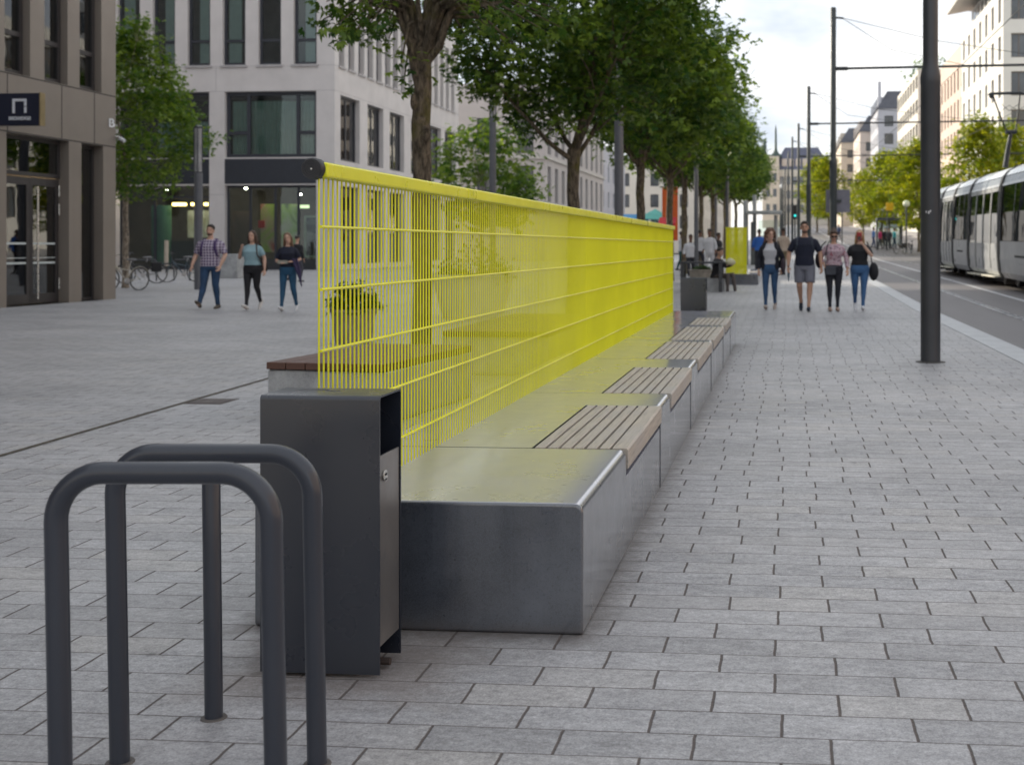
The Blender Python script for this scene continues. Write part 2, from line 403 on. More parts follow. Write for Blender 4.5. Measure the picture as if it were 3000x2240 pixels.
# ------------------------------------------------------------------ ground materials
def paver_mat(name, base, lx=.36, ly=.16, ox=-.04, oy=.03, wet=.5):
    t = NT(name); o = t.n('TexCoord').outputs['Object']
    w = t.n('TexNoise'); w.inputs['Scale'].default_value = 9; w.inputs['Detail'].default_value = 3; t.l(o, w.inputs['Vector'])
    wob = t.n('VectorMath', operation='MULTIPLY_ADD'); t.l(w.outputs['Color'], wob.inputs[0]); wob.inputs[1].default_value = (.010, .007, 0)
    t.l(o, wob.inputs[2])
    sep = t.n('SeparateXYZ'); t.l(wob.outputs[0], sep.inputs[0])
    vy = t.math('DIVIDE', t.math('SUBTRACT', sep.outputs[1], oy), ly)
    row = t.math('FLOOR', vy); fy = t.math('FRACT', vy)
    wn = t.n('TexWhiteNoise', noise_dimensions='1D'); t.l(row, wn.inputs['W'])
    jit = t.math('MULTIPLY', t.math('SUBTRACT', wn.outputs['Value'], .5), .17)
    off = t.math('ADD', t.math('MULTIPLY', t.math('FLOORED_MODULO', row, 2.), .5), jit)
    ux = t.math('ADD', t.math('DIVIDE', t.math('SUBTRACT', sep.outputs[0], ox), lx), off)
    col = t.math('FLOOR', ux); fx = t.math('FRACT', ux)
    dx = t.math('MULTIPLY', t.math('MINIMUM', fx, t.math('SUBTRACT', 1., fx)), lx)
    dy = t.math('MULTIPLY', t.math('MINIMUM', fy, t.math('SUBTRACT', 1., fy)), ly)
    jx = t.mapr(dx, .0028, .0055, 1, 0); jy = t.mapr(dy, .0016, .0036, 1, 0)
    joint = t.math('MAXIMUM', jx, t.math('MULTIPLY', jy, t.mapr(t.noise(o, 1.1, 3), .35, .65, .62, 1.)))
    cid = t.n('CombineXYZ'); t.l(col, cid.inputs[0]); t.l(row, cid.inputs[1])
    w2 = t.n('TexWhiteNoise', noise_dimensions='3D'); t.l(cid.outputs[0], w2.inputs['Vector'])
    tone = t.ramp(w2.outputs['Value'], [(0, tuple(c*.86 for c in base)), (.45, base), (.8, tuple(c*1.05 for c in base)), (1, (base[0]*1.06, base[1]*1.04, base[2]*1.0))])
    big = t.mapr(t.noise(o, .55, 5, .6), .3, .72, .80, 1.12)
    mid = t.mapr(t.noise(t.stretch(o, (5, 11, 1)), 1.6, 6, .74), .28, .72, .72, 1.22)
    fine = t.math('MULTIPLY', t.mapr(t.noise(o, 150, 3, .7), .3, .7, .70, 1.28), t.mapr(t.noise(o, 48, 4, .8), .32, .68, .66, 1.30))
    k = t.math('MULTIPLY', t.math('MULTIPLY', big, mid), fine)
    c = t.mixc(1., tone, k, 'MULTIPLY')
    # pale pitted grain, dark gum marks and grubby patches
    pit = t.mapr(t.noise(o, 55, 4, .75), .62, .70); c = t.mixc(t.math('MULTIPLY', pit, .35), c, tuple(x*.5 for x in base))
    vo = t.n('TexVoronoi', feature='F1'); vo.inputs['Scale'].default_value = 2.1; t.l(wob.outputs[0], vo.inputs['Vector'])
    sp = t.mapr(vo.outputs['Distance'], .030, .055, 1, 0)
    gate = t.n('SeparateXYZ'); t.l(vo.outputs['Color'], gate.inputs[0])
    sp = t.math('MULTIPLY', sp, t.mapr(gate.outputs[0], .48, .52)); c = t.mixc(t.math('MULTIPLY', sp, .62), c, (.06, .06, .065))
    st = t.mapr(t.noise(t.stretch(o, (1, 1, 1)), 3.3, 5, .7), .60, .74); c = t.mixc(t.math('MULTIPLY', st, .22), c, (.10, .095, .10))
    rust = t.mapr(t.noise(o, 1.3, 4, .7), .62, .74); c = t.mixc(t.math('MULTIPLY', rust, .20), c, (.30, .25, .215))
    # pale sun streaks painted across the square, and the grime that gathers along the bench and the bin
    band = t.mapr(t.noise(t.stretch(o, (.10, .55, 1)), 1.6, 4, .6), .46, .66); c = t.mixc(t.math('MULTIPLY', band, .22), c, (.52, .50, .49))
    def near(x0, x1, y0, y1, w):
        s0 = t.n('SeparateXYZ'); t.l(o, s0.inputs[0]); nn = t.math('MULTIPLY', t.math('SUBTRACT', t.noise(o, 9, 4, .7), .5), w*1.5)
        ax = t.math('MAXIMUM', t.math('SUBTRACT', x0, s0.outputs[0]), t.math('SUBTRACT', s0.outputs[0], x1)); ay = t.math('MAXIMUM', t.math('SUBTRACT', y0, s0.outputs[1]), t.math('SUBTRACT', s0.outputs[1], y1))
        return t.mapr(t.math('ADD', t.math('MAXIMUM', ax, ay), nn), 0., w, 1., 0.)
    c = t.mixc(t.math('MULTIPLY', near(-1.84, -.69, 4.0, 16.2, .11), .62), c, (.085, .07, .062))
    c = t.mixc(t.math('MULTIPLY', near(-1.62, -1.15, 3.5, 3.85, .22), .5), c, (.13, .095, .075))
    jc = t.mixc(t.noise(o, 90, 3), (.045, .036, .036), (.15, .13, .12))
    c = t.mixc(joint, c, jc)
    rg = t.math('ADD', t.mapr(mid, .8, 1.16, .60, .44), t.math('MULTIPLY', joint, .35))
    tilt = t.math('MULTIPLY', w2.outputs['Value'], .12)
    h = t.math('ADD', t.math('SUBTRACT', t.math('MULTIPLY', t.noise(o, 70, 5, .7), .22), joint), tilt)
    t.bsdf(c, rg, 0, .5, h, .55, .006)
    return t.m
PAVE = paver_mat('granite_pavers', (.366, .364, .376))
def asphalt():
    t = NT('asphalt'); o = t.n('TexCoord').outputs['Object']
    c = t.ramp(t.noise(t.stretch(o, (1, .12, 1)), .8, 5, .65), [(.3, (.115, .105, .108)), (.7, (.165, .152, .155))])
    c = t.mixc(t.mapr(t.noise(o, 120, 3, .7), .45, .7), c, (.22, .21, .21))
    t.bsdf(c, .62, 0, .5, t.noise(o, 140, 4, .7), .5, .006); return t.m
ASPH = asphalt()
KERB = mat('kerb_granite', (.43, .44, .455), .55, var=.08, vs=2.2, bump=.3, bs=90, spots=.4)
STEEL = mat('rail_steel', (.42, .42, .44), .3, metal=.85, var=.1, vs=.6)
PAINTW = mat('road_paint', (.62, .63, .65), .6, var=.12, vs=6)
def sheet(name, m, x0, x1, y0, y1, nx, ny, dz=0., thick=0.):
    mb = MB(); g = {}
    for i in range(nx+1):
        for k in range(ny+1):
            x = x0+(x1-x0)*i/nx; y = y0+(y1-y0)*k/ny
            g[i, k] = len(mb.v); mb.v.append((x, y, gz(x, y)+dz))
    for i in range(nx):
        for k in range(ny):
            mb.f.append((g[i, k], g[i+1, k], g[i+1, k+1], g[i, k+1])); mb.mi.append(0)
    if thick:
        for k in range(ny):
            for i in (0, nx):
                a, b = mb.v[g[i, k]], mb.v[g[i, k+1]]
                mb.quad(a, b, (b[0], b[1], b[2]-thick), (a[0], a[1], a[2]-thick))
    o = mb.build(name, m, None, smooth=True, auto=30); return structure(o)
mb = MB(); mb.quad((-2500, -800, -.45), (2500, -800, -.45), (2500, 3500, -.45), (-2500, 3500, -.45))
structure(mb.build('ground', mat('open_ground', (.20, .20, .21), .9)))
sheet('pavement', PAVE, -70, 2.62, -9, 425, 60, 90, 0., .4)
sheet('kerb', KERB, 2.628, 3.0, -9, 425, 1, 90, .003, .12)
sheet('road', ASPH, 3.0, 17.0, -9, 425, 10, 90, -.075)
sheet('opposite_pavement', mat('opposite_paving', (.40, .385, .37), .6, var=.1, vs=.6), 17.0, 75, -9, 425, 12, 90, .03, .15)
for x in (4.28, 5.72-.02, 7.05, 8.5): pass
def strip(name, m, x0, x1, y0, y1, dz): return sheet(name, m, x0, x1, y0, y1, 1, 90, dz)
for k, x in enumerate((4.42, 6.95, 8.39)):
    tag(strip('tram_rail', STEEL, x, x+.07, -9, 420, -.068), ['steel tram rail nearest the pavement kerb', 'steel tram rail under the near side of the tram', 'steel tram rail under the far side of the tram'][k], 'rail', 'tram rails in the street', 'structure')
    strip('rail_groove', mat('groove_dark', (.04, .04, .04), .7), x+.072, x+.115, -9, 420, -.0695)
strip('tram_rail', STEEL, 4.54, 4.575, -9, 420, -.067)
strip('lane_line', PAINTW, 5.72, 5.84, -9, 420, -.070)
# slot drain and grating in the square
a, b = gp(0, 985), gp(640, 800)
d = (b-a); n = V((-d.y, d.x, 0)).normalized()*.022
a2 = a - d*.5; b2 = b
mb = MB(); mb.quad(*[p+V((0, 0, .004)) for p in (a2-n, b2-n, b2+n, a2+n)])
structure(mb.build('drain_slot', mat('slot_dark', (.075, .062, .045), .85, var=.3, vs=8)))
c = gp(458, 867); mb = MB(); mb.box(c.x-.16, c.x+.16, c.y-.17, c.y+.17, -.02, .004)
g = mb.build('drain_grating', mat('grate_iron', (.13, .11, .105), .7, metal=.3))
mb = MB()
for i in range(7): mb.box(c.x-.14, c.x+.14, c.y-.15+i*.043, c.y-.128+i*.043, .0045, .009)
mb.build('bar', mat('grate_iron2', (.17, .15, .145), .6, metal=.4), g); tag(g, 'small square iron drain grating beside the slot in the paving', 'drain cover')

# ------------------------------------------------------------------ the long bench
def concrete(name, base, rough=.26, streak=True, coat=0.):
    t = NT(name); o = t.n('TexCoord').outputs['Object']
    c = t.ramp(t.noise(t.stretch(o, (1.3, 1.3, 1)), 3.1, 8, .68), [(.30, tuple(x*.50 for x in base)), (.5, base), (.70, tuple(x*1.55 for x in base))])
    c = t.mixc(t.math('MULTIPLY', t.mapr(t.noise(o, 70, 4, .8), .54, .66), .62), c, tuple(x*.40 for x in base))
    c = t.mixc(t.math('MULTIPLY', t.mapr(t.noise(o, 260, 2, .6), .42, .62), .45), c, tuple(x*1.7 for x in base))
    vo = t.n('TexVoronoi', feature='F1'); vo.inputs['Scale'].default_value = 16; t.l(o, vo.inputs['Vector'])
    gate = t.n('SeparateXYZ'); t.l(vo.outputs['Color'], gate.inputs[0])
    hole = t.math('MULTIPLY', t.mapr(vo.outputs['Distance'], .05, .09, 1, 0), t.mapr(gate.outputs[1], .78, .8))
    c = t.mixc(t.math('MULTIPLY', hole, .75), c, (.02, .02, .022))
    if coat:   # reflected light painted into the colour of upward faces
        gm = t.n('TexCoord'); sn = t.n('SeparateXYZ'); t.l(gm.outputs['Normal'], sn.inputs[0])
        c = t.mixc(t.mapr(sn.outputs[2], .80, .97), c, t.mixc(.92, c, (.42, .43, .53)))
    if streak:
        c = t.mixc(t.math('MULTIPLY', t.mapr(t.noise(t.stretch(o, (26, 26, .8)), 1., 3, .6), .60, .74), .22), c, tuple(x*1.9 for x in base))
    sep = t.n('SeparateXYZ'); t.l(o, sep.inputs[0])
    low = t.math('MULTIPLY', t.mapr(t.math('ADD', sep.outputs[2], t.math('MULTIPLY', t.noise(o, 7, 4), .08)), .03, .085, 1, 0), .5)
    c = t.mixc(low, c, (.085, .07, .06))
    rg = t.mapr(t.noise(o, 3.4, 5, .6), .3, .72, rough-.07, rough+.12)
    h = t.math('MULTIPLY', t.noise(o, 45, 5, .7), .3)
    b = t.bsdf(c, rg, 0, .55, None if coat else h, .16, .003, coat); b.inputs['Coat Roughness'].default_value = .13; b.inputs['Coat IOR'].default_value = 1.75; return t.m
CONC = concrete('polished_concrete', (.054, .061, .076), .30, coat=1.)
CONC2 = concrete('pale_concrete', (.30, .305, .31), .5)
def wood(name, base, along=(1.2, 22, 22)):
    t = NT(name); o = t.n('TexCoord').outputs['Object']; v = t.stretch(o, along)
    c = t.ramp(t.noise(v, 3.2, 6, .68, .4), [(.25, tuple(x*.60 for x in base)), (.5, base), (.78, tuple(x*1.25 for x in base))])
    c = t.mixc(t.math('MULTIPLY', t.mapr(t.noise(o, 2.6, 4), .45, .7), .5), c, (base[0]*.9, base[1]*.97, base[2]*1.12))
    t.bsdf(c, .55, 0, .4, t.noise(v, 9, 5, .7), .3, .003); return t.m
WOODP = wood('weathered_wood', (.43, .385, .33), (26, 1.1, 26))
WOODD = wood('dark_wood', (.105, .052, .036), (20, 1.1, 20))
DARK = mat('shadow_gap', (.02, .02, .02), .8)
BX0, BX1, BZ = -1.835, -.686, .443
def rprofile(x0, x1, z1, r, n=5):
    """cross section of a block: flat foot, rounded upper edges"""
    p = [(x0, 0), (x1, 0)]
    p += [(x1-r+r*math.cos(a), z1-r+r*math.sin(a)) for a in [math.pi/2*i/n for i in range(n+1)]]
    p += [(x0+r+r*math.cos(a), z1-r+r*math.sin(a)) for a in [math.pi/2+math.pi/2*i/n for i in range(n+1)]]
    return p
def ydep(py): # distance along the bench of a point on its top front edge
    return gp(1000, py, BZ).y
def make_bench(x0, x1, y0, y1, seats, label, z=BZ, conc=None):
    t = thing('bench', label, 'bench', ((x0+x1)/2, y0, 0), 'concrete benches on the square')
    cuts = []; y = y0; sd = .40
    for (a, b) in seats: cuts += [(y, a, 0), (a, b, 1)]; y = b
    cuts.append((y, y1, 0))
    for (a, b, s) in cuts:
        mb = MB(); g = .0012
        if not s:
            p = rprofile(x0, x1, z, .032)
            mb.prism(p, lambda u, v, t_: (u, t_, v), a+g, b-g)
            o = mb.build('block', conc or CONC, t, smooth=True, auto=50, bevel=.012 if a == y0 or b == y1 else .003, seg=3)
        else:
            # block with a stepped seat recess along its front
            xr = x1-sd-.012
            p = [(x0, 0), (x1-.004, 0), (x1-.004, z-.118), (x1-.03, z-.118), (x1-.03, z-.055), (xr, z-.055), (xr, z)] + rprofile(x0, x1, z, .032)[8:]
            mb.prism(p, lambda u, v, t_: (u, t_, v), a+g, b-g)
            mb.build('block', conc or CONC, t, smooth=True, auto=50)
            m2 = MB(); n = 7; w = (sd-.006)/n
            for i in range(n-1):
                xa = x1-sd+i*w; m2.box(xa, xa+w-.0125, a+.010, b-.010, z-.040, z+.002)
            st = m2.build('seat', WOODP, t, bevel=.003)
            m4 = MB(); m4.box(x1-sd, x1-.034, a+.006, b-.006, z-.052, z-.042); m4.build('seat_liner', DARK, st)  # dark sheet added as the shade between the slats
            m3 = MB(); xa = x1-sd+(n-1)*w
            m3.prism([(xa, z-.04), (x1-.022, z-.04), (x1-.022, z-.085), (x1+.006, z-.085), (x1+.006, z-.006), (x1-.002, z+.002), (xa, z+.002)], lambda u, v, t_: (u, t_, v), a+.010, b-.010)
            m3.build('front_board', WOODP, st)
    return t
seatpx = ((965, 872), (846, 790), (772, 735), (731, 703), (699, 684))
seats = [(ydep(a), ydep(b)) for a, b in seatpx]
make_bench(BX0, BX1, 4.012, 16.25, seats, 'long dark concrete bench with five wooden slat seats under the yellow screen')

# ------------------------------------------------------------------ yellow screen
YEL = mat('yellow_paint', (.80, .785, .010), .36, var=.05, vs=1.2, coat=.1)
YELB = mat('yellow_rail_paint', (.78, .775, .022), .32, var=.06, vs=2)
BLK = mat('black_rubber', (.012, .013, .017), .45, var=.2, vs=20)
STL = mat('stainless', (.62, .61, .58), .28, metal=1.0, var=.06)
def make_screen(x, y0, y1, z0, z1, npan, label, rails, step=.038, cap=True):
    t = thing('yellow_screen', label, 'screen', (x, y0, z0), 'yellow steel screens standing on benches')
    L = (y1-y0)/npan
    for i in range(npan):
        a, b = y0+i*L, y0+(i+1)*L
        mb = MB(); n = int(round(L/step))
        for k in range(n+1):
            y = a+.004+(L-.008)*k/n
            r = .0034 if 0 < k < n else .0036
            mb.tube([(x, y, z0), (x, y, z1-.03)], r, 6)
        for z in rails:
            mb.tube([(x+.0075, a+.002, z), (x+.0075, b-.002, z)], .0050, 8)
        mb.build('wire_panel', YEL, t, smooth=True)
        mb = MB(); h = .050
        mb.box(x-.030, x+.030, a+.002, b-.002, z1-h, z1)
        mb.build('top_rail', YELB, t, bevel=.008)
    if cap:
        c = V((x-.012, y0-.03, z1-.022)); mb = MB()
        P = [c+V((0, dy, 0)) for dy in (.05, .048, .012, .004, 0, 0, .004, .004)]
        mb.tube([c+V((0, .045, 0)), c+V((0, .006, 0)), c], [.0350, .0350, .0315], 32)
        for r in (.0255, .018, .0105): mb.tube([c+V((r*math.cos(a_), -.0005, r*math.sin(a_))) for a_ in [2*math.pi*i/36 for i in range(37)]], .0009, 5)
        e = mb.build('end_cap', BLK, t, smooth=True)
        mb = MB(); mb.ell(c+V((0, -.001, -.002)), (.0038, .003, .0038), 12, 8); mb.build('screw', STL, e, smooth=True)
    return t
make_screen(-1.52, 3.80, 16.0, BZ-.002, 1.585, 7, 'long yellow wire screen with black end cap above the near bench', (1.375, 1.17, .97, .765, .56), .0405)

# ------------------------------------------------------------------ litter bin
ANTH = mat('anthracite_paint', (.019, .023, .034), .30, var=.05, vs=2, spec=.7)
ANTD = mat('anthracite_door', (.26, .25, .245), .38, metal=.75, var=.10, vs=3)
def make_bin(label):
    """folded sheet: front, top and back, with the door and slot on its right-hand side"""
    w, d, h, s = .375, .205, .845, .006
    t = thing('litter_bin', label, 'bin', (0, 0, 0), 'square grey litter bins')
    mb = MB(); r = .014
    outer = [(0, 0)] + [(r-r*math.cos(a), h-r+r*math.sin(a)) for a in [math.pi/2*i/5 for i in range(6)]] + [(d-r+r*math.sin(a), h-r+r*math.cos(a)) for a in [math.pi/2*i/5 for i in range(6)]] + [(d, .0)]
    inner = [(d-s, 0)] + [(d-r+(r-s)*math.sin(a), h-r+(r-s)*math.cos(a)) for a in [math.pi/2*(5-i)/5 for i in range(6)]] + [(r-(r-s)*math.cos(a), h-r+(r-s)*math.sin(a)) for a in [math.pi/2*(5-i)/5 for i in range(6)]] + [(s, 0)]
    # build as strips so that the section stays hollow
    k = len(mb.v); n = len(outer); inn = inner[::-1]
    for X in (0, w):
        for (u, v) in outer+inn: mb.v.append((X, u, v+.012))
    N = 2*n
    for i in range(n-1):
        mb.f += [(i, i+1, N+i+1, N+i), (n+i, n+i+1, N+n+i+1, N+n+i), (i, i+1, n+i+1, n+i), (N+i, N+i+1, N+n+i+1, N+n+i)]; mb.mi += [0]*4
    for i in (0, n-1): mb.f.append((i, n+i, N+n+i, N+i)); mb.mi.append(0)
    mb.build('shell', ANTH, t, smooth=True, auto=35)
    mb = MB(); mb.box(w-.012, w-.004, s+.003, d-s-.003, .092, .672); o = mb.build('door', ANTD, t, bevel=.0015)
    mb = MB(); c = V((w-.003, .050, .608))
    mb.tube([c, c+V((.006, 0, 0))], .0175, 20); k_ = mb.build('lock', STL, o, smooth=True, bevel=.001)
    mb = MB()
    for q in (-.006, .006): mb.tube([c+V((.0062, q, .004)), c+V((.0068, q, .004))], .0042, 10)
    mb.box(w+.0032, w+.0037, .050-.008, .050+.008, .594, .599); mb.build('keyhole', DARK, k_)
    mb = MB(); mb.box(.004, .010, s, d-s, .092, .80); mb.box(.01, w-.013, s+.004, d-s-.004, .092, .64); mb.build('liner', mat('bin_inside', (.012, .013, .016), .6), t)
    mb = MB(); mb.box(w-.02, w-.012, s, d-s, .62, .645); mb.build('inner_lip', ANTH, t)
    mb = MB(); mb.box(.06, w-.06, .04, d-.04, 0, .02); mb.tube([(w-.06, .1, .02), (w+.0, .1, .02)], .012, 8); mb.build('foot_plate', mat('rusty_foot', (.05, .035, .03), .7), t)
    mb = MB(); mb.tube([(.12+.055*math.cos(a), .12+.03*math.sin(a), h+.0125) for a in [R(-30)+R(230)*i/14 for i in range(15)]], [.0004+.0010*math.sin(math.pi*i/14) for i in range(15)], 5); mb.tube([(.165+.04*i/8, .118+.004*math.sin(i), h+.0125) for i in range(9)], .0010, 5)
    mb.build('scratch', mat('scratch_pale', (.14, .14, .15), .5), t)
    return t
bin0 = make_bin('dark grey litter bin beside the bike stands in front of the long bench')
bin0.location = (-1.606, 3.555, 0)
b2 = gp(1470, 690)
p = at(1470, 603, 17.55)
bin2 = dup(bin0, (p.x, p.y, 0), 0, 'small dark litter bin beyond the far end of the long bench')

# ------------------------------------------------------------------ cycle stands
def make_stand(c0, c1, top, rad, cr, label, tilt=.0):
    c0, c1 = V(c0), V(c1); t = thing('cycle_stand', label, 'bike rack', (c0+c1)/2, 'tubular cycle stands in the foreground')
    ax = (c1-c0).normalized(); up = V((0, 0, 1)); lean = ax*(-.018)
    def sh(p): return p + lean*p.z*1.0
    pts = [c0+up*.0, c0+up*.2, c0+up*.4, c0+up*(top-cr)*.95] + [c0+up*(top-cr)+ax*cr+(-ax*math.cos(a)+up*math.sin(a))*cr for a in [math.pi/2*i/10 for i in range(11)]]
    L = (c1-c0).length
    pts += [c0+ax*(cr+(L-2*cr)*f)+up*top for f in (.15, .5, .85)]
    pts += [c1+up*(top-cr)-ax*cr+(ax*math.sin(a)+up*math.cos(a))*cr for a in [math.pi/2*i/10 for i in range(11)]]
    pts += [c1+up*(top-cr)*.95, c1+up*.4, c1+up*.2, c1]
    mb = MB(); mb.tube([sh(p) for p in pts], rad, 28); mb.build('hoop', ANTR, t, smooth=True)
    for c in (c0, c1): mb = MB(); mb.lathe(c, [(.036, .0), (.034, .003), (.026, .004)], 24); mb.build('floor_ring', mat('plate_grimy', (.10, .09, .085), .7), t, smooth=True)
ANTR = mat('anthracite_tube', (.026, .031, .044), .36, var=.06, vs=3, coat=.2)
def pt(px, d): q = at(px, HY, d); return V((q.x, q.y, 0))
make_stand(pt(134, 2.60), pt(599, 2.60), .822, .0242, .105, 'nearest tubular grey cycle stand at the bottom left corner')
make_stand(pt(259, 3.06), pt(685, 3.05), .786, .0245, .105, 'second tubular grey cycle stand just behind the nearest one')
q = pt(462, 3.35); t = thing('bollard', 'slim grey tubular post standing behind the two cycle stands', 'bollard', q)
mb = MB(); mb.lathe(q, [(.0245, 0), (.0245, .72), (.020, .735), (.006, .742)], 24)
for k, v in enumerate(mb.v): mb.v[k] = (v[0]-v[2]*.012, v[1], v[2])
mb.build('post', ANTR, t, smooth=True)
mb = MB(); mb.lathe(q, [(.036, 0), (.034, .003), (.026, .004)], 24); mb.build('floor_ring', mat('plate_grimy', (.10, .09, .085), .7), t, smooth=True)

# ------------------------------------------------------------------ bench and planters on the square
def plain_bench(label, px, py, z, w, L, h=.45, rz=0, wood_m=None):
    p = gp(px, py, z); t = thing('bench', label, 'bench', (p.x, p.y, 0), 'concrete benches on the square', rz)
    save = ORG[t.name]; ORG[t.name] = V((0, 0, 0))
    mb = MB(); mb.box(0, w, 0.02, L, 0, h-.06); mb.build('block', CONC2, t, bevel=.012)
    mb = MB(); n = 6
    for i in range(n): mb.box(i*w/n+.004, (i+1)*w/n-.004, -.005, L+.02, h-.052, h)
    mb.build('wooden_top', wood_m or WOODD, t, bevel=.004); mb = MB(); mb.box(.01, w-.01, .03, L-.01, h-.06, h-.052); mb.build('spacer', DARK, t)
    return t
plain_bench('dark wood topped concrete bench left of the near end of the yellow screen', 575, 782, .45, .95, 1.75, .45, R(-6))
def leafmat(name, dark, light, trans=.35):
    t = NT(name)
    at_ = t.n('Attribute', attribute_name='rnd'); c = t.ramp(at_.outputs['Fac'], [(0, dark), (.6, tuple((a+b)/2 for a, b in zip(dark, light))), (1, light)])
    b = t.n('BsdfPrincipled'); t.l(c, b.inputs['Base Color']); b.inputs['Roughness'].default_value = .45; b.inputs['Specular IOR Level'].default_value = .4
    tr = t.n('BsdfTranslucent'); t.l(t.mixc(1., c, (1.25, 1.2, .5), 'MULTIPLY'), tr.inputs[0])
    mx = t.n('MixShader'); mx.inputs[0].default_value = trans; t.l(b.outputs[0], mx.inputs[1]); t.l(tr.outputs[0], mx.inputs[2])
    t.l(mx.outputs[0], t.out.inputs[0]); return t.m
LEAF = leafmat('street_tree_leaf', (.026, .085, .013), (.25, .36, .05), .46)
LEAFY = leafmat('young_tree_leaf', (.13, .20, .012), (.50, .50, .030), .5)
LEAFD = leafmat('shrub_leaf', (.022, .06, .016), (.09, .16, .04), .25)
LEAFS = leafmat('small_tree_leaf', (.05, .13, .018), (.28, .38, .06), .5)
BARK = None
def bark(name, base, moss=.4):
    t = NT(name); o = t.n('TexCoord').outputs['Object']; v = t.stretch(o, (9, 9, 3.2))
    n = t.noise(v, 2.2, 6, .7, .5)
    c = t.ramp(n, [(.36, tuple(x*.30 for x in base)), (.5, base), (.66, tuple(x*1.9 for x in base))])
    c = t.mixc(t.math('MULTIPLY', t.mapr(t.noise(o, 3.1, 4, .65), .5, .66), moss), c, (.13, .115, .03))
    t.bsdf(c, .85, 0, .3, n, 1., .06); return t.m
BARK = bark('bark', (.125, .100, .072), .8); BARKL = bark('pale_bark', (.30, .25, .20), .15)
def leaves(name, centers, per, spread, size, m, parent, seed=1, flat=.55, droop=.25):
    """a crown of folded leaf blades gathered in fans around many twig ends"""
    r = np.random.default_rng(seed); C = np.asarray(centers, float); n = len(C)*per
    fan = 5; nf = max(1, per//fan)
    fc = np.repeat(C, nf, 0) + r.normal(0, 1, (len(C)*nf, 3))*np.array([spread, spread, spread*flat])
    nrm = r.normal(0, .55, fc.shape) + np.array([0, 0, 1.0]); nrm /= np.linalg.norm(nrm, axis=1)[:, None]
    a = r.normal(0, 1, fc.shape); t1 = np.cross(nrm, a); t1 /= np.linalg.norm(t1, axis=1)[:, None]; t2 = np.cross(nrm, t1)
    tone = np.clip(np.repeat(r.normal(.40, .26, len(C)), nf) + r.normal(0, .16, len(fc)), 0, 1)
    V_, T_ = [], []
    for k in range(fan):
        ang = (k-(fan-1)/2)*.62 + r.normal(0, .12, len(fc)); ln = size*(1-.13*abs(k-(fan-1)/2))*r.uniform(.8, 1.2, len(fc))
        d = t1*np.cos(ang)[:, None] + t2*np.sin(ang)[:, None] - np.array([0, 0, 1])*droop
        s = np.cross(nrm, d); s /= np.linalg.norm(s, axis=1)[:, None]
        L = ln[:, None]; w = L*.22
        base = fc + d*L*.12; mid = fc + d*L*.55 + nrm*L*.05; tip = fc + d*L*1.05 - nrm*L*.10
        V_.append(np.stack([base, mid+s*w, tip, mid-s*w], 1)); T_.append(tone+r.normal(0, .06, len(fc)))
    Q = np.concatenate(V_); tn = np.clip(np.concatenate(T_), 0, 1); N = len(Q)
    me = bpy.data.meshes.new(name); me.vertices.add(N*4); me.vertices.foreach_set('co', Q.reshape(-1).astype(np.float32))
    me.loops.add(N*4); me.loops.foreach_set('vertex_index', np.arange(N*4, dtype=np.int32))
    me.polygons.add(N); me.polygons.foreach_set('loop_start', np.arange(0, N*4, 4, dtype=np.int32)); me.polygons.foreach_set('loop_total', np.full(N, 4, np.int32))
    me.update(); at_ = me.attributes.new('rnd', 'FLOAT', 'POINT'); at_.data.foreach_set('value', np.repeat(tn, 4).astype(np.float32))
    me.materials.append(m); me.validate()
    o = bpy.data.objects.new(name, me); COL.objects.link(o)
    if parent: o.parent = parent; ORG[o.name] = V((0, 0, 0))
    return o
def planter(label, p, r0, r1, h, bush, potm, seed, leaf=LEAFD):
    t = thing('planter', label, 'planter', (p.x, p.y, p.z), 'planted pots on the square'); ORG[t.name] = V((0, 0, 0))
    mb = MB(); mb.lathe((0, 0, 0), [(r0, 0), (r0*1.02, .03), (r1, h), (r1*1.06, h+.01), (r1*1.06, h+.05), (r1*.92, h+.05), (r1*.9, h-.02), (.02, h-.02)], 28)
    mb.build('pot', potm, t, smooth=True)
    r = random.Random(seed); cs = []
    while len(cs) < 46:
        x, y, z = r.uniform(-1, 1), r.uniform(-1, 1), r.uniform(-.3, 1)
        if x*x+y*y+z*z < 1 and x*x+y*y+z*z > .35: cs.append((x*bush[0], y*bush[0], h+.06+max(0, z)*bush[1]))
    leaves('shrub', cs, 60, bush[0]*.16, .065, leaf, t, seed, .8)
    mb = MB()
    for c in cs[:24]: mb.tube([(c[0]*.15, c[1]*.15, h-.02), (c[0]*.6, c[1]*.6, (h+c[2])*.55), c], [.008, .006, .003], 5)
    mb.build('shrub_wood', BARK, t); return t
POT = mat('stone_pot', (.27, .24, .20), .8, var=.2, vs=7, bump=.4, bs=30); POTL = mat('pale_pot', (.62, .62, .60), .6, var=.06)
planter('round stone pot with a clipped shrub behind the near end of the yellow screen', gp(764, 741), .24, .30, .42, (.34, .34), POT, 3)
planter('large pale round pot with a dark shrub seen through the yellow screen', gp(955, 700)+V((0, 2.0, 0)), .55, .75, .75, (.7, .6), POTL, 4)
plain_bench('low dark bench behind the middle of the yellow screen', 955, 715, .45, 1.1, 3.2, .45, 0)
